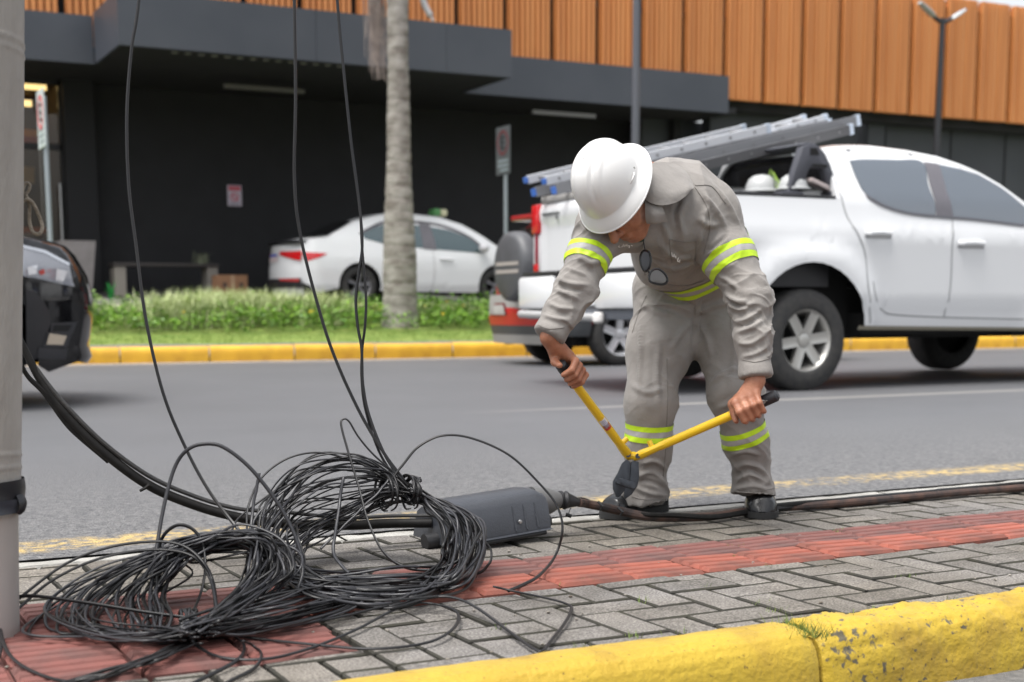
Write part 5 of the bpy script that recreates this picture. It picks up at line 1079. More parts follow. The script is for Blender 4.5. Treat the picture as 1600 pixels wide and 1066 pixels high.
loose = [
 ('m', [gp(295, 1000, .02), gp(250, 1018, .02), gp(180, 1052, .012), gp(110, 1063, .012), gp(50, 1047, .012), gp(12, 1018, .02), dp(0, 975, 2.72), dp(12, 945, 2.75), dp(40, 932, 2.74), dp(120, 941, 2.72), dp(220, 955, 2.7), dp(330, 968, 2.68)]),
 ('m', [gp(340, 960, .03), dp(335, 915, 2.86), dp(318, 878, 2.88), dp(285, 852, 2.9), dp(235, 846, 2.9), dp(170, 855, 2.88), dp(105, 880, 2.86), dp(45, 925, 2.8), dp(6, 965, 2.74), gp(2, 1010, .02), gp(-10, 1045, .01)]),
 ('m', [gp(340, 962, .03), dp(328, 905, 2.87), dp(300, 868, 2.89), dp(240, 858, 2.9), dp(160, 872, 2.87), dp(85, 905, 2.83), dp(30, 950, 2.77), gp(-6, 985, .02)]),
 ('g', [gp(236, 965, .03), dp(234, 930, 2.87), dp(243, 870, 2.92), dp(257, 790, 2.97), dp(273, 730, 3.0), dp(292, 702, 3.0), dp(318, 693, 3.0), dp(350, 699, 3.0), dp(392, 731, 3.0), dp(432, 783, 3.0), dp(460, 838, 2.99), dp(473, 890, 2.97), dp(462, 930, 2.93)]),
 ('m', [gp(243, 935, .04), dp(246, 870, 2.95), dp(258, 836, 2.96), dp(278, 820, 2.96), dp(300, 826, 2.96), dp(315, 850, 2.95), dp(320, 885, 2.92), dp(312, 930, 2.87), gp(300, 965, .03)]),
 ('m', [gp(770, 917, .022), gp(800, 924, .012), gp(850, 934, .010), gp(882, 942, .010), gp(893, 951, .012), gp(881, 975, .010), gp(862, 1000, .010), gp(848, 1017, .010), gp(832, 1013, .010), gp(790, 983, .010), gp(745, 950, .02), gp(710, 934, .03), gp(675, 933, .03), gp(620, 950, .02), gp(560, 982, .012), gp(490, 1012, .010), gp(420, 1030, .010), gp(350, 1028, .012), gp(310, 1010, .02), gp(288, 985, .05)]),
 ('m', [gp(290, 980, .05), gp(400, 985, .02), gp(520, 966, .02), gp(610, 946, .025), gp(665, 942, .02), gp(705, 950, .015), gp(716, 965, .012), gp(700, 988, .012), gp(660, 1006, .010), gp(580, 1014, .010), gp(480, 1006, .010), gp(380, 994, .012), gp(310, 975, .04)]),
 ('m', [gp(380, 1000, .03), gp(398, 1010, .012), gp(408, 1025, .01), gp(395, 1045, .01), gp(340, 1075, .01)]),
 ('m', [gp(300, 975, .06), gp(350, 985, .03), gp(378, 1005, .012), gp(372, 1030, .01), gp(330, 1055, .01), gp(290, 1075, .01)]),
 ('g', [dp(500, 858, 3.30), dp(545, 815, 3.34), dp(585, 775, 3.37), dp(607, 750, 3.40)]),
 ('m', [dp(640, 762, 3.42), dp(620, 742, 3.42), dp(585, 712, 3.42), dp(560, 684, 3.42), dp(545, 660, 3.42), dp(536, 654, 3.42), dp(533, 664, 3.41), dp(545, 710, 3.38), dp(560, 760, 3.34), dp(575, 812, 3.28), dp(600, 862, 3.22), dp(635, 888, 3.18), dp(685, 890, 3.16), dp(728, 868, 3.18), dp(752, 832, 3.24)]),
 ('m', [dp(608, 770, 3.40), dp(612, 748, 3.41), dp(632, 722, 3.42), dp(655, 697, 3.43), dp(690, 680, 3.44), dp(735, 684, 3.45), dp(795, 712, 3.45), dp(845, 760, 3.45), dp(872, 795, 3.44), dp(880, 830, 3.42), dp(868, 868, 3.40), gp(842, 898, .02), gp(815, 914, .012), gp(794, 923, .012)]),
 ('m', [dp(738, 838, 3.28), dp(756, 845, 3.27), dp(768, 864, 3.26), dp(764, 882, 3.24), gp(745, 895, .02), gp(700, 898, .02)]),
 ('g', [dp(538, 745, 3.4), dp(530, 790, 3.37), dp(522, 835, 3.3), dp(525, 870, 3.24), gp(545, 895, .03)]),
 ('g', [dp(405, 740, 3.3), dp(396, 790, 3.28), dp(390, 840, 3.24)]),
 ('m', [dp(612, 748, 3.44), dp(560, 722, 3.46), dp(500, 708, 3.46), dp(448, 718, 3.44), dp(410, 745, 3.4), dp(388, 790, 3.36), dp(386, 835, 3.3)]),
 ('m', [dp(610, 752, 3.44), dp(545, 716, 3.47), dp(500, 722, 3.46), dp(440, 760, 3.42), dp(380, 805, 3.36), dp(360, 832, 3.3)]),
]
for i, (k, P) in enumerate(loose):
    strand(c2 if i in (9, 10, 11, 12, 13, 14, 15, 16) else c1, P, 900+i, r=.0042 if k == 'g' else .0038, m=m_drop2 if k == 'g' else m_drop, amp=.0016, n=140, name='loose_end')
def hang(name, label, Ps, r=.0042):
    if not isinstance(Ps[0][0], tuple): Ps = [Ps]
    o = None
    for P in Ps:
        Q = [dp(x, y, d) for x, y, d in P]; mb = MB().tube(spl(Q, 90), r, 7, flat=.75)
        x = mb.build(name if o is None else 'cable_leg', m_drop, o); o = o or x
    return tag(o, label, 'cable', 'thin cables hanging from above')
hang('hanging_cable', 'thin black cable hanging on the left, bowed out beside the pole', [(250, -900, 3.3), (232, -200, 3.3), (217, 0, 3.3), (205, 80, 3.3), (198, 180, 3.3), (201, 290, 3.3), (212, 380, 3.3), (228, 500, 3.3), (255, 615, 3.3), (290, 700, 3.3), (325, 765, 3.28), (362, 815, 3.25), (388, 845, 3.2)])
hang('hanging_cable', 'thin black cable hanging in the middle, swinging right into the knot', [(455, -900, 3.45), (458, -200, 3.45), (460, 0, 3.45), (462, 150, 3.45), (460, 275, 3.45), (468, 360, 3.45), (492, 460, 3.45), (520, 550, 3.45), (560, 640, 3.45), (600, 708, 3.44), (632, 752, 3.43), (640, 770, 3.42)])
hang('hanging_cable', 'thin black cable hanging nearest the palm, split in two lower down', [[(480, -900, 3.45), (515, -200, 3.45), (527, 0, 3.45), (536, 100, 3.45), (549, 225, 3.45), (562, 325, 3.45), (566, 385, 3.45), (560, 430, 3.45), (556, 470, 3.45), (559, 510, 3.45), (565, 545, 3.45), (567, 600, 3.45), (577, 650, 3.45), (602, 712, 3.44), (634, 760, 3.43)],
     [(549, 225, 3.452), (562, 325, 3.452), (565.5, 385, 3.452), (569, 425, 3.45), (572, 470, 3.45), (570, 512, 3.45), (566, 545, 3.455), (565, 590, 3.455), (571, 640, 3.455), (592, 705, 3.45), (622, 755, 3.44)]], .0038)
# ---------------------------------------------------------------- the worker: smooth blended volumes meshed with surface nets
class Vol:
    """a blend of tapered (optionally flattened) capsules"""
    def __init__(s, k=.03): s.p = []; s.k = k; s.cut = []
    def cap(s, a, b_, ra, rb, flat=None, fl=1., k=None):
        a, b_ = np.array(a, float), np.array(b_, float)
        s.p.append((a, b_, ra, rb, None if flat is None else np.array(flat, float)/np.linalg.norm(flat), fl, k or s.k)); return s
    def chain(s, pts, rs, **k):
        for i in range(len(pts)-1): s.cap(pts[i], pts[i+1], rs[i], rs[i+1], **k)
        return s
    def one(s, q, P):
        a, b_, ra, rb, fv, fl, k = q; ab = b_-a; L2 = ab@ab+1e-12; t = np.clip((P-a)@ab/L2, 0, 1); d = P-a-t[:, None]*ab
        if fv is not None: c = d@fv; d = d+np.outer(c*(1/fl-1), fv)
        r = ra+(rb-ra)*t
        n = np.linalg.norm(d, axis=1)
        return (n-r)*(min(1, fl) if fv is not None else 1)
    def __call__(s, P, near=None):
        D = None
        for q in (s.p if near is None else near):
            d = s.one(q, P); k = q[6]
            if D is None: D = d
            else: h = np.clip(.5+.5*(D-d)/k, 0, 1); D = D*(1-h)+d*h-k*h*(1-h)
        for o, n, rad in s.cut:
            m = np.linalg.norm(P-o, axis=1) < rad; D = np.where(m, np.maximum(D, (P-o)@n), D)
        return D
    def mesh(s, h, B=14):
        lo = np.min([np.minimum(q[0], q[1])-max(q[2], q[3])*1.3 for q in s.p], 0)-.05; hi = np.max([np.maximum(q[0], q[1])+max(q[2], q[3])*1.3 for q in s.p], 0)+.05
        n = np.ceil((hi-lo)/h).astype(int)+2; nb = -(-n//B); S = B*h
        g = np.stack(np.meshgrid(*[np.arange(m) for m in nb], indexing='ij'), -1).reshape(-1, 3); ctr = lo+(g+.5)*S
        act = np.abs(s(ctr)) < S*1.05; ids, vs_, edges = [], [], [[], [], []]; NX = int(nb.max()*B+8)
        c = np.stack(np.meshgrid(*[np.arange(B+1)]*3, indexing='ij'), -1)
        for bi, cc in zip(g[act], ctr[act]):
            near = [q for q in s.p if s.one(q, cc[None])[0] < S*1.1+q[6]] or s.p
            base = bi*B; V = s((lo+(base+c)*h).reshape(-1, 3), near).reshape(B+1, B+1, B+1)
            I = V < 0
            cor = [V[x:B+x, y:B+y, z:B+z] for x in (0, 1) for y in (0, 1) for z in (0, 1)]; st_ = np.stack(cor, -1); ins = st_ < 0; cnt = ins.sum(-1); m = (cnt > 0) & (cnt < 8)
            if not m.any(): continue
            ijk = np.argwhere(m); v8 = st_[m]; off = np.array([(x, y, z) for x in (0, 1) for y in (0, 1) for z in (0, 1)], float); acc = np.zeros((len(v8), 3)); num = np.zeros(len(v8))
            for e0 in range(8):
                for bit in (1, 2, 4):
                    e1 = e0 | bit
                    if e1 == e0: continue
                    A, C_ = v8[:, e0], v8[:, e1]; x_ = (A < 0) != (C_ < 0)
                    t = np.where(x_, A/(A-C_+1e-20), 0); acc += np.where(x_[:, None], off[e0]+t[:, None]*(off[e1]-off[e0]), 0); num += x_
            vs_.append(lo+(base+ijk+acc/num[:, None])*h); G = base+ijk+1; ids.append((G[:, 0]*NX+G[:, 1])*NX+G[:, 2])
            s0 = v8[:, 0] < 0
            for ax, e in ((0, 4), (1, 2), (2, 1)):
                s1 = v8[:, e] < 0; x_ = s0 != s1; edges[ax].append(np.c_[G[x_], s0[x_]])
        ids = np.concatenate(ids); vs_ = np.concatenate(vs_); o = np.argsort(ids); ids, vs_ = ids[o], vs_[o]; Fc = []
        for ax in range(3):
            E = np.concatenate(edges[ax]); u, w = [(1, 2), (2, 0), (0, 1)][ax]; q = []
            for du, dw in ((0, 0), (-1, 0), (-1, -1), (0, -1)):
                G = E[:, :3].copy(); G[:, u] += du; G[:, w] += dw; k = (G[:, 0]*NX+G[:, 1])*NX+G[:, 2]; j = np.clip(np.searchsorted(ids, k), 0, len(ids)-1); q.append(np.where(ids[j] == k, j, -1))
            q = np.stack(q, -1); ok = (q >= 0).all(1); q = q[ok]; fl = E[ok, 3] > 0; q[~fl] = q[~fl][:, ::-1]; Fc.append(q)
        return vs_, np.concatenate(Fc)
def np_mesh(name, V, Fq, m, sub=0, smooth=0):
    me = bpy.data.meshes.new(name); me.from_pydata(V.tolist(), [], Fq.tolist()); me.update()
    bm = bmesh.new(); bm.from_mesh(me)
    for _ in range(smooth): bmesh.ops.smooth_vert(bm, verts=bm.verts[:], factor=.5, use_axis_x=True, use_axis_y=True, use_axis_z=True)
    for _ in range(sub): bmesh.ops.subdivide_edges(bm, edges=bm.edges[:], cuts=1, use_grid_fill=True, smooth=.6)
    bm.normal_update(); bm.to_mesh(me); bm.free()
    if m: me.materials.append(m)
    me.shade_smooth(); return me
def co_no(me):
    n = len(me.vertices); c = np.empty(n*3); me.vertices.foreach_get('co', c); no = np.empty(n*3); me.vertices.foreach_get('normal', no); return c.reshape(-1, 3), no.reshape(-1, 3)
def set_co(me, c): me.vertices.foreach_set('co', c.ravel()); me.update()
# cheap vector noise: sums of random plane waves (smooth, band-limited)
class Waves:
    def __init__(s, seed, n=26): r_ = np.random.default_rng(seed); s.k = r_.normal(0, 1, (n, 3)); s.ph = r_.random(n)*6.28; s.n = n
    def __call__(s, P, sc): return np.sin((P*np.array(sc))@s.k.T+s.ph).sum(1)/math.sqrt(s.n/2.)
def dirv(r_, u, t): return RT*r_+UP*u-FW*t
def unit(v): return v/np.linalg.norm(v)

# joints
HC_B = dp(954, 288, 3.70)                                             # centre of the helmet's brim
cr = unit(dirv(-.60, .36, .70)); fd = dirv(-.30, -.92, .22); fd = unit(fd-cr*(fd@cr)); la = np.cross(cr, fd)
HD = HC_B-cr*.045
NB = dp(1030, 292, 3.88)
SR_, EL_R, WR_R = dp(936, 356, 3.82), dp(899, 450, 3.74), dp(858, 528, 3.71)
SL_, EL_L, WR_L = dp(1112, 340, 3.95), dp(1172, 468, 3.86), dp(1180, 596, 3.83)
HPR, KNR, ANR = dp(1045, 462, 4.25), dp(1017, 630, 4.13), dp(1010, 772, 4.20)
HPL, KNL, ANL = dp(1130, 458, 4.27), dp(1151, 615, 4.14), dp(1176, 762, 4.24)
WAIST, MID, CHEST = dp(1097, 440, 4.26), dp(1080, 385, 4.13), dp(1052, 332, 3.99)
latv = unit(SL_-SR_)
# bolt cutter line points (needed by the hands)
PVL, PVR = dp(981, 711, 4.02), dp(996, 713, 4.02)
GL0, GL1 = dp(897, 596, 3.765), dp(877, 571, 3.735)
GR0, GR1 = dp(1150, 648, 3.86), dp(1211, 619, 3.83)
# ---- skin: one continuous body
m_skin = bpy.data.materials.new('skin'); m_skin.use_nodes = True
def _skin():
    t = m_skin.node_tree; b = t.nodes['Principled BSDF']; N = t.nodes.new; L = t.links.new
    ge = N('ShaderNodeNewGeometry'); n1 = N('ShaderNodeTexNoise'); n1.inputs['Scale'].default_value = 28; n1.inputs['Detail'].default_value = 5; L(ge.outputs['Position'], n1.inputs['Vector'])
    r = N('ShaderNodeValToRGB'); r.color_ramp.elements[0].position = .3; r.color_ramp.elements[0].color = (.30, .115, .062, 1); r.color_ramp.elements[1].position = .7; r.color_ramp.elements[1].color = (.46, .21, .125, 1)
    L(n1.outputs[0], r.inputs[0]); L(r.outputs[0], b.inputs['Base Color']); b.inputs['Roughness'].default_value = .5; b.inputs['Subsurface Weight'].default_value = .12; b.inputs['Subsurface Radius'].default_value = (.01, .004, .002); b.inputs['Subsurface Scale'].default_value = .5
    n2 = N('ShaderNodeTexNoise'); n2.inputs['Scale'].default_value = 130; n2.inputs['Detail'].default_value = 4; L(ge.outputs['Position'], n2.inputs['Vector']); bp = N('ShaderNodeBump'); bp.inputs['Strength'].default_value = .35; bp.inputs['Distance'].default_value = .003; L(n2.outputs[0], bp.inputs['Height']); L(bp.outputs[0], b.inputs['Normal'])
_skin()
sk = Vol(.012)
H = lambda f_, c, l=0.: HD+fd*f_+cr*c+la*l
sk.cap(H(-.016, .016), H(.014, .020), .072, .070, k=.03); sk.cap(H(.03, .0), H(.035, -.05), .070, .058, k=.03); sk.cap(H(.045, -.07), H(.062, -.098), .047, .028, k=.03)
for l in (-1, 1):
    sk.cap(H(.0, -.055, .052*l), H(.062, -.098, .018*l), .024, .022, k=.025); sk.cap(H(.068, -.028, .036*l), H(.062, -.04, .045*l), .020, .018, k=.02)
    sk.cap(H(-.012, -.0, .070*l), H(-.018, -.035, .068*l), .011, .008, flat=la, fl=.5, k=.008); sk.cap(H(-.02, .006, .072*l), H(-.02, -.01, .074*l), .012, .010, flat=la, fl=.5, k=.008)
    sk.cap(H(.086, .012, .014*l), H(.078, .012, .045*l), .011, .009, k=.012)
sk.cap(H(.092, .008), H(.122, -.036), .008, .0125, k=.012); [sk.cap(H(.104, -.040, .011*l), H(.100, -.042, .012*l), .0085, .008, k=.008) for l in (-1, 1)]
sk.cap(H(.094, -.066, -.018), H(.094, -.066, .018), .0075, .0075, k=.008); sk.cap(H(.092, -.080, -.014), H(.092, -.080, .014), .008, .008, k=.008)
sk.chain([H(-.045, -.05), (H(-.045, -.05)+NB)/2, NB-UP*.02, CHEST, MID, WAIST], [.060, .060, .07, .10, .10, .10], k=.04)
sk.chain([SR_, EL_R, WR_R], [.036, .032, .0255], k=.02); sk.chain([SL_, EL_L, WR_L], [.040, .034, .0265], k=.02); sk.cap(SR_+latv*.03, SL_-latv*.02, .045, .045, k=.04)
sk.chain([HPR, KNR, ANR+UP*.09], [.08, .052, .035], k=.03); sk.chain([HPL, KNL, ANL+UP*.09], [.08, .052, .035], k=.03); sk.cap(HPR, HPL, .10, .10, k=.04)
def hand(wrist, g0, g1, thumb_g, qsign=1, order=1):
    """fist closed round a grip from g0 to g1; fingers pass on the camera's side"""
    g = unit(g1-g0); c = (g0+g1)/2; p = wrist-c; p = unit(p-g*(p@g)); q = np.cross(g, p); q *= np.sign(q@(-FW))*qsign
    def at(s_, a, b_): return c+g*s_+p*a+q*b_
    off = [.030, .0105, -.0095, -.0285]; ln = [1.0, 1.06, 1.0, .86]
    kn = []
    for i in range(4):
        s_ = off[i]*order; l = ln[i]
        m = at(s_*1.08, .031, .020); a1 = at(s_*1.03, .004*l, .0405); a2 = at(s_, -.024*l, .0285); a3 = at(s_*.98, -.0305*l, .004)
        r0 = (.0105, .0108, .0102, .0092)[i]
        sk.cap(m, a1, r0*1.06, r0*.98, k=.003); sk.cap(a1, a2, r0*.98, r0*.88, k=.004); sk.cap(a2, a3, r0*.88, r0*.78, k=.004)
        sk.cap(wrist+g*s_*.38+q*.002, m, .0165, .0122, k=.010)
        sk.cap(m, m+q*.001, r0*1.15, r0*1.1, k=.006)                          # knuckle
    t0 = wrist*.72+at(off[0]*order, .02, -.012)*.28; t1 = at((off[0]+.014)*order, .030, -.016); t2 = at((off[0]+.022)*order, .004, -.012); t3 = at((off[0]+.024)*order, -.016, .004)
    sk.cap(t0, t1, .0185, .0145, k=.012); sk.cap(t1, t2, .0135, .0115, k=.006); sk.cap(t2, t3, .0112, .0088, k=.005)
    sk.cap(at(.02*order, .03, -.008), at(-.02*order, .032, -.008), .014, .013, k=.015)
    return g, p, q
cL = unit(PVL-GL1); cR = unit(PVR-GR1)
hand(WR_R, GL1+cL*.012, GL1+cL*.062, 1, order=-1)
hand(WR_L, dp(1196, 626, 3.83), dp(1152, 647, 3.855), 1, order=1)
P_ = empty('person', tuple(gp(1090, 812, 0.)), 'bent over worker in grey uniform with lime bands gripping a yellow bolt cutter', 'person')
V, Fq = sk.mesh(.0036)
body = link('body', np_mesh('body', V, Fq, m_skin, 0, 1), P_)
# eyes and brows: small parts under the brim
for l in (-1, 1):
    MB().lathe([(0, .0), (.008, .001), (.011, .006), (.0115, .010)], tuple(H(.0955, -.010, .031*l)), tuple(-fd), 16).build('eye', mat('eye_dark', (.08, .05, .04), .2), P_)
    MB().tube(spl([H(.0975, .010, .016*l), H(.0975, .015, .032*l), H(.088, .010, .048*l)], 10), [.003, .0042, .0025], 6).build('eyebrow', mat('brow', (.07, .055, .045), .9), P_)
hr = MB()
def hairf(u, v): a = -2.0+4.0*u; return H(-.012-.088*math.cos(a), -.035+.05*v-.012*math.cos(a), .084*math.sin(a))
hr.grid(hairf, np.linspace(0, 1, 26), np.linspace(0, 1, 6)); hr.build('hair', mat('short_hair', (.05, .045, .04), .8, col2=(.16, .15, .14), nscale=90), P_)
# ---- cloth
m_cloth = bpy.data.materials.new('grey_uniform_cloth'); m_cloth.use_nodes = True
def _cloth():
    t = m_cloth.node_tree; b = t.nodes['Principled BSDF']; N = t.nodes.new; L = t.links.new
    ge = N('ShaderNodeNewGeometry'); n1 = N('ShaderNodeTexNoise'); n1.inputs['Scale'].default_value = 14; n1.inputs['Detail'].default_value = 6; L(ge.outputs['Position'], n1.inputs['Vector'])
    r = N('ShaderNodeValToRGB'); r.color_ramp.elements[0].position = .3; r.color_ramp.elements[0].color = (.232, .216, .201, 1); r.color_ramp.elements[1].position = .7; r.color_ramp.elements[1].color = (.290, .272, .254, 1)
    L(n1.outputs[0], r.inputs[0]); L(r.outputs[0], b.inputs['Base Color']); b.inputs['Roughness'].default_value = .85; b.inputs['Sheen Weight'].default_value = .12; b.inputs['Specular IOR Level'].default_value = .25
    n2 = N('ShaderNodeTexNoise'); n2.inputs['Scale'].default_value = 700; n2.inputs['Detail'].default_value = 2; L(ge.outputs['Position'], n2.inputs['Vector']); n3 = N('ShaderNodeTexNoise'); n3.inputs['Scale'].default_value = 60; n3.inputs['Detail'].default_value = 5; L(ge.outputs['Position'], n3.inputs['Vector'])
    ad = N('ShaderNodeMath'); ad.operation = 'MULTIPLY_ADD'; ad.inputs[1].default_value = .15; L(n2.outputs[0], ad.inputs[0]); L(n3.outputs[0], ad.inputs[2])
    bp = N('ShaderNodeBump'); bp.inputs['Strength'].default_value = .35; bp.inputs['Distance'].default_value = .006; L(ad.outputs[0], bp.inputs['Height']); L(bp.outputs[0], b.inputs['Normal'])
_cloth()
m_lime = mat('lime_band', (.56, .80, .02), .45, col2=(.50, .74, .02), nscale=40, emit=(.55, .9, .0), estr=.0); m_slv = mat('silver_band', (.40, .39, .385), .45, col2=(.36, .35, .345), nscale=60)
def seg_coords(P, a, b_):
    ab = b_-a; L_ = np.linalg.norm(ab); ax = ab/L_; s_ = (P-a)@ax; d = P-a-np.outer(s_, ax); u = dirv(0, 0, 1); u = unit(u-ax*(u@ax)); w = np.cross(ax, u)
    return s_, np.arctan2(d@w, d@u), np.linalg.norm(d, axis=1), L_
def w2(seed, n=22):
    r_ = np.random.default_rng(seed); k = r_.normal(0, 1, (n, 2)); ph = r_.random(n)*6.28
    return lambda u, v: np.sin(np.outer(u, k[:, 0])+np.outer(v, k[:, 1])+ph).sum(1)/math.sqrt(n/2.)
def crease(n): return np.clip(1-np.abs(n)/.85, 0, 1)**1.6
def limb_folds(P, chain, seed, amp, spots, period=.034, slant=.6):
    """creases running round a sleeve or trouser leg, gathered at the joints: spots = [(where along the chain in m, spread, strength)]"""
    out = np.zeros(len(P)); best = np.full(len(P), 9.); S = np.zeros(len(P)); PH = np.zeros(len(P)); acc = 0
    for i in range(len(chain)-1):
        s_, ph, d, L_ = seg_coords(P, chain[i], chain[i+1]); cl_ = np.clip(s_, 0, L_); dist = np.hypot(d, s_-cl_); m = dist < best; best[m] = dist[m]; S[m] = (acc+cl_)[m]; PH[m] = ph[m]; acc += L_
    w = Waves(seed, 18); n1 = w(P, (9, 9, 9)); n3 = w(P[:, [2, 0, 1]], (30, 30, 30))
    c, s_ = np.cos(PH), np.sin(PH)                                        # periodic round the limb
    A, B_ = w2(seed+1), w2(seed+2); u = S/period
    f1 = crease(A(u+slant*c*1.7+n1*.5, s_*1.1+c*.6)); f2 = crease(B_(u*.62-slant*s_*2.0, c*1.2+.5*n1)); f3 = crease(A(u*1.7+c*1.5-slant*s_*2, s_*1.6-2+n1*.6))
    F_ = .62*f1+.62*f2+.24*f3
    env = np.full(len(P), .24)
    for c0, sp_, st_ in spots: env = np.maximum(env, st_*np.exp(-((S-c0)/sp_)**2)*(.75+.35*np.cos(PH-1.2+c0*7)))
    out = env*(F_-.35)*1.25+.25*n1+.05*n3
    return amp*out, S, PH, best
def garment(name, vol, h, folds, parent, sub=1, smooth=3):
    V, Fq = vol.mesh(h); me = np_mesh(name, V, Fq, m_cloth, sub, smooth); c, n = co_no(me); set_co(me, c+n*folds(c)[:, None]); return link(name, me, parent)
tr = Vol(.045)
HMR, HML = dp(1008, 790, 4.21), dp(1184, 776, 4.24)
tr.chain([HPR, (HPR+KNR)/2, KNR, (KNR+ANR)/2, ANR, HMR-UP*.04], [.106, .093, .070, .063, .064, .065]); tr.chain([HPL, (HPL+KNL)/2, KNL, (KNL+ANL)/2, ANL, HML-UP*.04], [.106, .095, .074, .064, .062, .062])
tr.cap(HPR+UP*.03, HPL+UP*.03, .110, .110); tr.cap(WAIST, (HPR+HPL)/2+FW*.05+UP*.02, .14, .145); 
legR, legL = [HPR, KNR, ANR, HMR], [HPL, KNL, ANL, HML]
mid_x = (HPR+HPL)/2; lxv = unit(HPL-HPR)
def tf(P):
    fr, s1, p1, d1 = limb_folds(P, legR, 3, .012, [(.05, .10, .7), (.34, .09, .55), (.60, .09, 1.0), (.68, .06, 1.3)], .045, .9)
    fl, s2, p2, d2 = limb_folds(P, legL, 4, .012, [(.05, .10, .7), (.32, .09, .6), (.57, .10, 1.1), (.66, .06, 1.4)], .042, -.9)
    return np.where(d1 < d2, fr, fl)-.002
tr.cut = [(HMR, unit(dirv(.10, -1, -.02)), .13), (HML, unit(dirv(-.04, -1, .0)), .12)]
trousers = garment('trousers', tr, .0065, tf, P_)
sh = Vol(.05)
sh.cap(WAIST+UP*.005, MID, .150, .152, flat=unit(np.cross(latv, MID-WAIST)), fl=.86); sh.cap(MID, CHEST, .155, .150, flat=unit(np.cross(latv, CHEST-MID)), fl=.86); sh.cap(CHEST, NB+FW*.02, .138, .060)
sh.cap(SR_+latv*.02, SL_-latv*.02, .070, .080); sh.cap(NB-UP*.03+FW*.02, SL_-latv*.01, .056, .074); sh.cap(NB-UP*.04+FW*.02, SR_+latv*.02, .055, .065)
FRONT = dp(1035, 415, 4.05); sh.cap(CHEST-UP*.05, FRONT, .09, .075, k=.06)
CUR, CUL = dp(857, 526, 3.71), dp(1181, 590, 3.835)
sh.chain([SR_, (SR_+EL_R)/2, EL_R, (EL_R+CUR)/2, CUR, CUR+(CUR-EL_R)*.2], [.064, .050, .045, .039, .034, .034], k=.04); sh.chain([SL_, (SL_+EL_L)/2, EL_L, (EL_L+CUL)/2, CUL, CUL+(CUL-EL_L)*.2], [.074, .063, .053, .045, .037, .037], k=.04)
armR, armL = [SR_, EL_R, CUR], [SL_, EL_L, CUL]; spine = [WAIST, MID, CHEST, NB]
LR = np.linalg.norm(EL_R-SR_); LL = np.linalg.norm(EL_L-SL_)
def sf(P):
    fr, s1, p1, d1 = limb_folds(P, armR, 11, .0085, [(LR*.15, .06, 1.0), (LR*.75, .05, .9), (LR+.02, .06, 1.3), (LR+.10, .045, .8)], .030, .7)
    fl, s2, p2, d2 = limb_folds(P, armL, 12, .0085, [(.03, .06, .8), (LL*.62, .05, .6), (LL-.01, .06, 1.2), (LL+.08, .05, 1.3), (LL+.15, .04, .8)], .032, -.7)
    w = Waves(15); wv2 = Waves(16)
    ft, s3, p3, d3 = limb_folds(P, spine, 13, .017, [(.03, .07, .8), (.22, .10, .45), (.36, .10, .6)], .06, 1.2)
    drape = .006*w(P, (7, 7, 3))+.010*(crease(wv2(P, (9, 9, 3.2)))-.3); tors = ft*.8+drape
    near_arm = np.minimum(d1-.02*(s1 > .06), d2-.02*(s2 > .06)); arm = np.where(d1 < d2, fr, fl); t = np.clip((.095-np.minimum(d1, d2))/.03, 0, 1)
    cuff = np.where((d1 < .06) & (s1 > LR+np.linalg.norm(CUR-EL_R)-.045), .0, 1.)*np.where((d2 < .06) & (s2 > LL+np.linalg.norm(CUL-EL_L)-.05), .0, 1.)
    return (arm*t+tors*(1-t))*np.clip(cuff+.15, 0, 1)+.0022*(1-cuff)
sh.cut = [(CUR, unit(CUR-EL_R), .07), (CUL, unit(CUL-EL_L), .07)]
shirt = garment('shirt', sh, .0062, sf, P_)
from mathutils.bvhtree import BVHTree
BVH_ = {}
def on_cloth(o, pts, n=24):
    """where the photograph's stroke meets the garment"""
    if o.name not in BVH_: BVH_[o.name] = BVHTree.FromPolygons([v.co[:] for v in o.data.vertices], [p.vertices[:] for p in o.data.polygons])
    T_ = BVH_[o.name]; out = []
    for x, y, _ in spl([(a, b_, 0) for a, b_ in pts], n):
        h = T_.ray_cast(Vector(CAM), Vector(unit(ray(x, y))))
        if h[0] is not None: out.append((np.array(h[0]), np.array(h[1])))
    return out
def author_folds(o, strokes):
    me = o.data; P, N_ = co_no(me); D = np.zeros(len(P))
    for pts, w_, h_ in strokes:
        q = on_cloth(o, pts)
        if len(q) < 4: continue
        Q = np.array([a for a, b_ in q]); dep = (Q-CAM)@FW; md = np.median(dep); keep = np.abs(dep-md) < .10; Q = Q[keep]
        m = np.linalg.norm(P-Q.mean(0), axis=1) < np.linalg.norm(Q-Q.mean(0), axis=1).max()+5*w_; idx = np.nonzero(m)[0]
        d2 = ((P[idx][:, None]-Q[None])**2).sum(-1); k = d2.argmin(1); d = np.sqrt(d2.min(1)); t = k/max(1, len(Q)-1); fade = np.clip(np.minimum(t, 1-t)/.22, .12, 1)
        D[idx] += h_*fade*(np.exp(-(d/w_)**2)-.62*np.exp(-(d/(2.1*w_))**2))
    set_co(me, P+N_*D[:, None]); BVH_.pop(o.name, None)
S_ = lambda w_, h_, *L_: [(l, w_, h_) for l in L_]
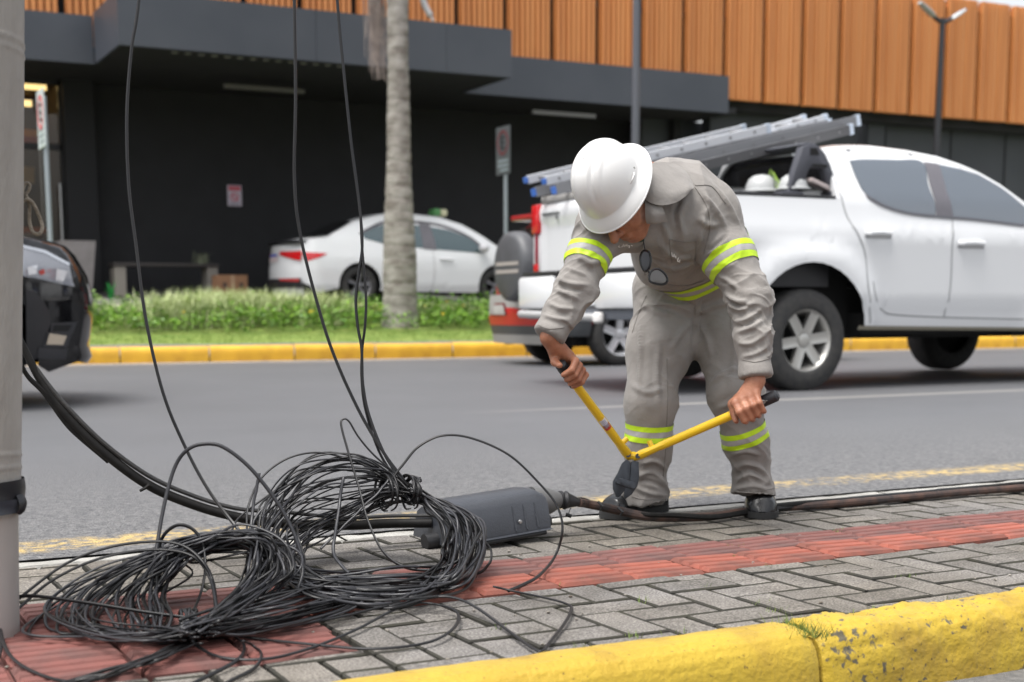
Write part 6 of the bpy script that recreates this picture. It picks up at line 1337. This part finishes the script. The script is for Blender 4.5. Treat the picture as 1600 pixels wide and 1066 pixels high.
author_folds(shirt, S_(.0075, .0095,
  [(866, 412), (890, 420), (918, 430)], [(860, 427), (885, 441), (922, 446)], [(857, 450), (880, 457), (908, 470)], [(852, 471), (875, 481), (900, 483)], [(846, 491), (870, 498), (892, 500)],
  [(1098, 402), (1122, 388), (1140, 372)], [(1120, 430), (1140, 441), (1154, 453)], [(1127, 456), (1150, 470), (1170, 470)], [(1134, 476), (1158, 483), (1182, 470)], [(1139, 501), (1165, 499), (1192, 481)], [(1148, 521), (1172, 513), (1197, 498)], [(1152, 537), (1175, 536), (1200, 520)], [(1157, 558), (1180, 553), (1202, 540)])
 + S_(.011, .013, [(1076, 308), (1062, 340), (1069, 374)], [(1108, 318), (1098, 350), (1092, 385)], [(1028, 380), (1050, 400), (1082, 406)], [(1014, 398), (1045, 421), (1086, 415)], [(1096, 298), (1121, 330), (1140, 366)], [(1112, 284), (1140, 320), (1160, 365)], [(1035, 345), (1045, 375), (1040, 405)], [(905, 345), (920, 362), (942, 360)], [(898, 395), (922, 411), (942, 404)], [(1090, 340), (1108, 352), (1128, 350)])
 + S_(.007, -.010, [(1102, 396), (1124, 378), (1136, 366)], [(862, 438), (884, 450), (914, 456)], [(1130, 466), (1152, 478), (1174, 478)], [(1142, 512), (1168, 506), (1192, 490)], [(1070, 300), (1055, 330), (1060, 362)]))
author_folds(trousers, S_(.011, .0115,
  [(1084, 490), (1060, 479), (1018, 470)], [(1087, 491), (1112, 480), (1152, 470)], [(1082, 502), (1064, 522), (1048, 548)], [(1089, 502), (1105, 530), (1111, 562)], [(998, 470), (1024, 486), (1056, 492)], [(984, 600), (1010, 613), (1042, 606)], [(1108, 602), (1130, 582), (1160, 575)], [(1118, 641), (1150, 629), (1182, 640)], [(1030, 530), (1027, 590), (1031, 640)], [(1150, 515), (1148, 560), (1140, 600)], [(1000, 500), (1000, 560), (996, 610)])
 + S_(.0085, .011, [(994, 745), (1020, 739), (1046, 760)], [(990, 760), (1015, 771), (1046, 775)], [(1000, 725), (1025, 722), (1044, 736)], [(1140, 736), (1165, 725), (1192, 735), (1206, 758)], [(1150, 753), (1172, 742), (1197, 755)], [(1146, 765), (1176, 760), (1206, 768)], [(1140, 712), (1165, 706), (1190, 712)])
 + S_(.008, -.011, [(992, 752), (1018, 753), (1045, 768)], [(1146, 745), (1170, 734), (1196, 745)], [(1083, 496), (1083, 520), (1080, 545)]))
def band(src, name, o, ax, s0, s1, near, rad, m, off=.0016):
    """a strip of the garment between two planes across a limb, lifted off the cloth"""
    bm = bmesh.new(); bm.from_mesh(src.data); ax = unit(ax); o = np.array(o)
    for t, outer in ((s0, False), (s1, True)):
        bmesh.ops.bisect_plane(bm, geom=bm.verts[:]+bm.edges[:]+bm.faces[:], plane_co=Vector(o+ax*t), plane_no=Vector(ax), clear_inner=not outer, clear_outer=outer, dist=1e-6)
    bad = [v for v in bm.verts if np.linalg.norm(np.array(v.co)-near) > rad]; bmesh.ops.delete(bm, geom=bad, context='VERTS'); bm.normal_update()
    for v in bm.verts: v.co = v.co+v.normal*off
    me = bpy.data.meshes.new(name); bm.to_mesh(me); bm.free(); me.materials.clear(); me.materials.append(m); me.shade_smooth(); return link(name, me, src)
def bands(src, o, ax, s0, w, near, rad):
    for i, m in enumerate((m_lime, m_slv, m_lime)): band(src, 'reflective_band' if i != 1 else 'silver_band', o, ax, s0+w*i+.0002, s0+w*(i+1)-.0002, near, rad, m, .0022 if i != 1 else .0019)
def band_px(src, a, b_, pxs, D, w, rad):
    """start the three strips where the photograph's upper edge crosses the limb"""
    ax = unit(b_-a); o = dp(*pxs, D); bands(src, o, ax, 0, w, o+ax*w*1.5, rad)
band_px(shirt, SR_, EL_R, (913, 383), 3.77, .0175, .125)
band_px(shirt, SL_+RT*-.02, EL_L, (1127, 402), 3.90, .0178, .125)
band_px(trousers, KNR, ANR, (1013, 661), 4.14, .0165, .12)
band_px(trousers, KNL-RT*.012+UP*.0, ANL+RT*.03, (1158, 667), 4.17, .0165, .12)
bands(shirt, MID+unit(WAIST-MID)*.02, unit(WAIST-MID), 0, .020, MID, .235)
# collar and placket, laid over the neck
def px_patch(name, rows, m, off=None, thick=.0022, nu=18, nv=12, par=None, fold=.0):
    """a cloth piece through rows of (x, y, depth) points, smoothed both ways and given thickness"""
    R_ = [spl([dp(*p) for p in r], 60) for r in rows]; n = min(len(r) for r in R_); idx = np.linspace(0, n-1, nu).round().astype(int)
    G = np.array([[r[i] for i in idx] for r in R_]); cols = [spl(G[:, j], 40) for j in range(nu)]; k = min(len(c) for c in cols); iy = np.linspace(0, k-1, nv).round().astype(int)
    A = np.array([[cols[j][i] for j in range(nu)] for i in iy]); mb = MB(); q = lambda u, v: A[int(u)][int(v)]
    mb.grid(q, range(nv), range(nu)); B_ = A+FW*thick; mb.grid(lambda u, v: B_[int(u)][int(v)], range(nv), range(nu), flip=True)
    return mb.build(name, m, par or shirt, sharp=0)
px_patch('collar', [[(1008, 262, 3.705), (1022, 254, 3.745), (1045, 254, 3.805), (1066, 262, 3.825), (1078, 276, 3.815), (1084, 291, 3.785)],
                    [(1010, 280, 3.675), (1024, 278, 3.695), (1045, 276, 3.735), (1064, 281, 3.755), (1076, 288, 3.755), (1084, 293, 3.765)],
                    [(1009, 298, 3.675), (1024, 300, 3.675), (1043, 301, 3.695), (1062, 300, 3.715), (1075, 297, 3.735), (1083, 295, 3.755)],
                    [(1004, 308, 3.685), (1016, 317, 3.680), (1034, 321, 3.685), (1055, 317, 3.705), (1071, 307, 3.725), (1081, 297, 3.755)]], m_cloth)
px_patch('collar_point', [[(1008, 312, 3.690), (1020, 318, 3.690), (1034, 320, 3.695)], [(1008, 332, 3.690), (1022, 335, 3.685), (1039, 334, 3.700)], [(1010, 348, 3.705), (1024, 348, 3.700), (1042, 343, 3.715)], [(1016, 350, 3.715), (1026, 350, 3.710), (1043, 346, 3.720)]], m_cloth)
px_patch('undershirt', [[(992, 345, 3.74), (1000, 345, 3.75), (1008, 345, 3.77)], [(990, 362, 3.74), (1000, 362, 3.75), (1008, 362, 3.78)], [(996, 378, 3.78), (1002, 378, 3.79), (1008, 376, 3.80)]], mat('green_cotton', (.015, .06, .035), .9))
sm_ = MB(); sm_.tube(spl([dp(1012, 352, 3.80), dp(1006, 375, 3.80), dp(1004, 400, 3.83), dp(1008, 430, 3.90)], 24), .0022, 6); sm_.build('placket_edge', mat('seam_cloth', (.20, .185, .17), .9), shirt)
for pts in ([(1068, 300, 3.84), (1078, 318, 3.83), (1072, 345, 3.83), (1076, 380, 3.86), (1092, 412, 3.9)], [(1085, 292, 3.83), (1110, 300, 3.9), (1128, 320, 3.93)]): pass
def seam(o, name, pts, r=.0011, m=None, lift=.0008, n=30):
    q = on_cloth(o, pts, n)
    if len(q) > 3: MB().tube([a+b_*lift for a, b_ in q], r, 5).build(name, m or mat('seam_cloth', (.20, .185, .17), .9), o, sharp=0)
seam(shirt, 'seam', [(1086, 293), (1104, 322), (1109, 356), (1100, 396)]); seam(shirt, 'seam', [(1086, 290), (1112, 292), (1134, 318)]); seam(shirt, 'cuff_seam', [(841, 508), (858, 514), (882, 512)]); seam(shirt, 'cuff_seam', [(1160, 562), (1180, 566), (1203, 560)])
seam(shirt, 'pocket_edge', [(1046, 374), (1066, 378), (1088, 376)]); seam(shirt, 'pocket_edge', [(1046, 374), (1047, 392), (1050, 410)]); seam(shirt, 'pocket_edge', [(1088, 376), (1087, 394), (1086, 408)]); seam(shirt, 'shirt_hem', [(1012, 430), (1035, 443), (1070, 446), (1098, 440)], .0016)
seam(trousers, 'fly_seam', [(1084, 452), (1086, 472), (1086, 492)]); seam(trousers, 'pocket_edge', [(1010, 462), (998, 490), (988, 520)]); seam(trousers, 'pocket_edge', [(1132, 462), (1140, 490), (1142, 515)]); seam(trousers, 'trouser_seam', [(1042, 560), (1043, 620), (1040, 700), (1036, 745)]); seam(trousers, 'hem_seam', [(986, 776), (1010, 781), (1042, 780)]); seam(trousers, 'hem_seam', [(1152, 764), (1180, 768), (1210, 763)])
# the badge embroidery (illegible strokes) on both breasts
for (cx_, cy_, D_, w_) in ((977, 384, 3.80, 18), (1056, 398, 3.86, 13)):
    e = MB(); random.seed(cx_)
    for q in range(7):
        x0 = cx_-w_/2+w_*q/6; e.tube(spl([dp(x0, cy_+J(-4, 2)+(q*1.5 if cx_ > 1000 else 0), D_-.035), dp(x0+J(-2, 2), cy_+J(-1, 4)+(q*1.5 if cx_ > 1000 else 0), D_-.035), dp(x0+J(0, 4), cy_+J(-3, 3)+(q*1.5 if cx_ > 1000 else 0), D_-.035)], 8), .0009, 5)
    e.build('embroidery', mat('pale_thread', (.62, .58, .54), .8), shirt)
# ---- hard hat
m_hh = mat('hard_hat_white', (.70, .695, .685), .32, coat=.2)
hat = tag(bpy.data.objects.new('hard_hat', None), 'white full brim hard hat worn by the bent over worker', 'helmet'); COL.objects.link(hat); hat.location = tuple(HC_B)
def hatf(u, v):
    a = 2*math.pi*v; ca, sa = math.cos(a), math.sin(a)
    if u < .30:                                    # brim, sloping
        t = u/.30; rf = .132-.024*t; rl = .116-.028*t; z = -.016*(1-t)+.004*t-.007*ca*(1-t)-.004*(1-t)**6
    else:
        t = (u-.30)/.70; th = t*math.pi/2; rf = .108*math.cos(th)**.78; rl = .088*math.cos(th)**.78; z = .004+.116*math.sin(th)**.95
        x_, y_ = rf*ca, rl*sa
        z += .0075*sstep(.03, .022, abs(y_))*sstep(.12, .35, t)*(1+.3*ca) + .0045*(sstep(.012, .006, abs(abs(y_)-.042)))*sstep(.15, .4, t)
        o_ = 1+.012*sstep(.028, .020, abs(y_))*sstep(0, .3, t); rf *= o_
    return HC_B+fd*rf*ca+la*rl*sa+cr*z
mb = MB(); us = list(np.linspace(0, .30, 10))+list(np.linspace(.31, .995, 44)); mb.grid(hatf, us, np.linspace(0, 1, 121))
def hatin(u, v): P0 = hatf(u, v); return P0-cr*.0035-(fd*math.cos(2*math.pi*v)+la*math.sin(2*math.pi*v))*.002*(1 if u > .05 else 0)
mb.grid(hatin, us[:24], np.linspace(0, 1, 121), flip=True)
mb.build('shell', m_hh, hat, weld=4e-5, sharp=60)
rim_ = MB(); rim_.tube([hatf(0, v)-cr*.0015 for v in np.linspace(0, 1, 121)[:-1]], .0026, 6, closed=True); rim_.build('brim_edge', m_hh, hat, sharp=0)
for sg in (-1, 1):                                  # chin-strap lugs and accessory slots at the sides
    b0_ = HC_B+la*sg*.086+cr*.018; k = MB(); k.tube(spl([b0_-fd*.016, b0_-fd*.009+la*sg*.007+cr*.006, b0_+fd*.009+la*sg*.007+cr*.006, b0_+fd*.016], 14), .0022, 6); k.build('slot_lug', m_hh, hat)
sl = dp(990.5, 261, 3.58); k = MB(); k.tube([sl, sl+dirv(.003, -.004, 0)], .0025, 6); k.build('rivet', mat('rivet_grey', (.35, .36, .35), .4), hat)
strp = MB(); strp.tube(spl([HC_B-la*.080*np.sign(la@RT)*-1-cr*.01, H(.005, -.03, .071*np.sign(la@RT)), H(.03, -.08, .062*np.sign(la@RT)), H(.05, -.122, .012*np.sign(la@RT)), H(.05, -.122, -.012*np.sign(la@RT)), H(.03, -.08, -.062*np.sign(la@RT)), H(.005, -.02, -.072*np.sign(la@RT))], 50), .006, 8, flat=.25); strp.build('chin_strap', mat('grey_webbing', (.40, .38, .37), .8), hat)
# ---- safety glasses hanging on a cord
gls = empty('safety_glasses', tuple(dp(1020, 418, 3.8)), 'black safety glasses hanging on a cord from the worker\'s collar', 'glasses')
m_gf = mat('glasses_black', (.012, .012, .013), .2); gD = 3.79
fr_ = MB()
for P in ([(1006, 392), (1014, 394), (1017, 406), (1014, 420), (1007, 424), (1001, 412), (1001, 399)], [(1016, 426), (1026, 420), (1037, 426), (1043, 437), (1038, 444), (1026, 444), (1015, 439)]):
    fr_.tube(spl([dp(x, y, gD) for x, y in P], 42, closed=True), .0032, 6, closed=True)
fr_.tube([dp(1012, 422, gD), dp(1016, 428, gD)], .003, 6); fr_.build('frame', m_gf, gls)
for P in ([(1006, 392), (1014, 394), (1017, 406), (1014, 420), (1007, 424), (1001, 412), (1001, 399)], [(1016, 426), (1026, 420), (1037, 426), (1043, 437), (1038, 444), (1026, 444), (1015, 439)]):
    L_ = [dp(x, y, gD) for x, y in P]; c = sum(L_)/len(L_); mb = MB(); mb.add([c+unit(-FW)*.004]+L_, [(0, i+1, (i+1) % len(L_)+1) for i in range(len(L_))]); mb.build('lens', mat('smoke_lens', (.03, .03, .035), .08) if P[0][0] < 1010 else mat('clear_lens_grey', (.12, .115, .11), .08), gls)
MB().tube(spl([dp(1008, 392, gD), dp(1005, 372, gD), dp(1006, 350, 3.74), dp(1012, 330, 3.74)], 20), .0016, 6).build('cord', m_gf, gls)
# ---- shoes
m_shoe = mat('black_leather', (.008, .0085, .010), .26, col2=(.014, .0145, .016), nscale=14, bscale=45, bstr=.35, bdist=.004); m_sole = mat('rubber_sole', (.022, .022, .022), .75)
def shoe(heel, toe, label):
    d = toe-heel; L_ = np.linalg.norm(d); d = d/L_; n = V3(-d[1], d[0], 0)
    W_ = lambda u: float(np.interp(u, [0, .06, .25, .5, .72, .88, .96, 1], [.014, .032, .038, .040, .052, .050, .037, .012]))
    Ht = lambda u: float(np.interp(u, [0, .05, .2, .36, .5, .65, .8, .93, 1], [.06, .10, .125, .124, .100, .084, .076, .064, .024]))
    up = MB()
    def f(u, v):
        a = math.pi*v; w = W_(u)*.96; h = Ht(u)-.02; c, s2 = math.cos(a), math.sin(a)
        x = w*np.sign(c)*abs(c)**.78; z = .020+h*abs(s2)**(.80 if u > .5 else .9); cre = .0016*math.sin(u*120)*math.exp(-((u-.66)/.07)**2)*(s2 > .5)
        return heel+d*u*L_+n*x+V3(0, 0, z+cre)
    us = list(np.linspace(0, .1, 8))+list(np.linspace(.12, .9, 34))+list(np.linspace(.91, 1, 10)); up.grid(f, us, np.linspace(0, 1, 21), flip=False)
    s_ = empty('shoe', tuple(heel), label, 'shoe'); 
    up.build('upper', m_shoe, s_, sharp=0)
    so = MB(); pts = [(heel+d*u*L_*1.01+n*W_(u)*1.04) for u in np.linspace(0, 1, 26)]+[(heel+d*u*L_*1.01-n*W_(u)*1.04) for u in np.linspace(1, 0, 26)]
    m_ = len(pts); so.add([tuple(p+V3(0, 0, .002)) for p in pts]+[tuple(p+V3(0, 0, .021)) for p in pts], [tuple(range(m_))[::-1], tuple(range(m_, 2*m_))]+[(i, (i+1) % m_, m_+(i+1) % m_, m_+i) for i in range(m_)]); so.build('sole', m_sole, s_, sharp=40)
    for q in (.40, .46, .52):
        c = heel+d*q*L_+V3(0, 0, Ht(q)+.002); MB().tube([c-n*.018, c+V3(0, 0, .004), c+n*.018], .002, 5).build('lace', m_sole, s_)
    return s_
shoe(gp(1038, 797, 0.), gp(948, 812, 0.), 'black leather shoe of the worker pointing left under the bolt cutter jaws')
shoe(gp(1180, 787, 0.), gp(1191, 812, 0.), 'black leather shoe of the worker facing the camera across the trunk cable')
# ---- bolt cutter
m_by = mat('cutter_yellow', (.84, .54, .014), .32, coat=.3); m_steel = mat('dark_forged_steel', (.035, .040, .048), .45, .5, col2=(.05, .056, .066), nscale=30); m_grip = mat('black_grip', (.02, .021, .025), .5)
bc = empty('bolt_cutter', tuple((PVL+PVR)/2), 'yellow handled bolt cutter with black grips and dark steel jaws held open by the worker', 'bolt cutter')
for nm, pv, g0, g1, s_ in (('handle', PVL, GL0, GL1, 1), ('handle', PVR, GR0, GR1, -1)):
    d = unit(g1-pv); k0 = pv+d*.085; g0 = pv+d*((g0-pv)@d); hnd = MB(); hnd.tube([k0-d*.01, k0+d*.03, g0+d*.0, g1-d*.01], [.0125, .0128, .0128, .012], 16); ho = hnd.build('handle', m_by, bc)
    up_ = unit(np.cross(d, FW)); up_ = up_*np.sign(up_@UP)
    inn = -up_ if s_ > 0 and False else up_
    a = MB(); lugs = [pv-d*.012, pv+d*.012, pv+d*.045, k0+d*.01]
    a.tube(lugs, [.013, .017, .015, .0128], 12, flat=.8); a.build('arm_forging', m_by, ho)
    st = MB(); q = pv+d*.052+up_*.010; st.tube([q, q+up_*.018], [.008, .0075], 10); st.build('stop_lug', m_by, ho)
    gs0 = g1-d*-.006; gl = (g1-g0)
    gstart = g1-d*(.070 if s_ > 0 else .105)
    gr = MB(); gr.tube([gstart-d*.006, gstart, g1-d*.012, g1+d*.004, g1+d*.010], [.0142, .0165, .0168, .0165, .010], 16); gr.build('grip', m_grip, ho)
    MB().tube([gstart-d*.012, gstart-d*.006], .0175, 16).build('grip_collar', m_grip, ho)
    bl = MB(); bl.tube([pv-FW*.019, pv+FW*.019], .0075, 12); bl.build('pivot_bolt', m_steel, ho)
lk_ = MB(); lk_.tube([PVL, PVR], .012, 10); lk_.build('link', m_by, bc)
# label on the left handle
d = unit(GL1-PVL); fn_ = unit(-FW-d*((-FW)@d)); sd = np.cross(d, fn_)
lbp = dp(944, 657, 3.90); lbp = PVL+d*((lbp-PVL)@d)
for (o0, o1, mm_, nm) in ((-.026, .012, mat('label_white', (.70, .68, .70), .4), 'label'), (.0, .022, mat('label_red', (.55, .05, .04), .4), 'label')):
    k = MB(); off_ = .0 if o0 < -.01 else -.034
    def lf(u, v, o0=o0, o1=o1, off_=off_): a = -.9+1.8*v; return lbp+d*(o0+(o1-o0)*u+off_)+fn_*(.01315*math.cos(a))+sd*(.01315*math.sin(a))
    k.grid(lf, np.linspace(0, 1, 3), np.linspace(0, 1, 8)); k.build(nm, mm_, bc)
k = MB()
for q in range(5):
    def tf2(u, v, q=q): a = -.45+.9*v; return lbp+d*(-.020+.006*q+.003*u)+fn_*(.0134*math.cos(a))+sd*(.0134*math.sin(a))
    k.grid(tf2, np.linspace(0, 1, 2), np.linspace(0, 1, 5))
k.build('label_print', mat('label_ink', (.35, .38, .55), .5), bc)
# jaws: traced plate outlines with real thickness
jD = 4.02
def plate_px(name, pts, dD, th, m, bev=.002, par=bc):
    P = [dp(x, y, jD+dD) for x, y in pts]; bm = bmesh.new(); vv = [bm.verts.new(p) for p in P]; f = bm.faces.new(vv); bmesh.ops.triangulate(bm, faces=[f])
    r = bmesh.ops.extrude_face_region(bm, geom=bm.faces[:]); bmesh.ops.translate(bm, vec=Vector(FW*th), verts=[g for g in r['geom'] if isinstance(g, bmesh.types.BMVert)]); bmesh.ops.recalc_face_normals(bm, faces=bm.faces[:])
    ed = [e for e in bm.edges if len(e.link_faces) == 2 and e.calc_face_angle() > .6]; bmesh.ops.bevel(bm, geom=ed, offset=bev, segments=2, affect='EDGES', profile=.5, clamp_overlap=True)
    mb = MB().bm(bm); bm.free(); return mb.build(name, m, par, sharp=40)
plate_px('jaw', [(979, 718), (985, 722), (985, 745), (981, 757), (978, 764), (968, 777), (963, 777), (958, 764), (958, 752), (966, 738), (972, 724)], -.010, .020, m_steel)
plate_px('jaw', [(990, 720), (998, 722), (999, 745), (996, 760), (987, 773), (977, 780), (975, 777), (976, 764), (982, 757), (985, 745), (986, 722)], -.010, .020, m_steel)
plate_px('joint_plate', [(962, 750), (970, 747), (990, 753), (995, 757), (991, 764), (984, 763), (966, 757), (961, 755)], -.019, .008, m_steel, .0015)
for x, y in ((967, 752), (989, 759)): MB().tube([dp(x, y, jD-.026), dp(x, y, jD-.018)], .0078, 14).build('plate_bolt', m_steel, bc)
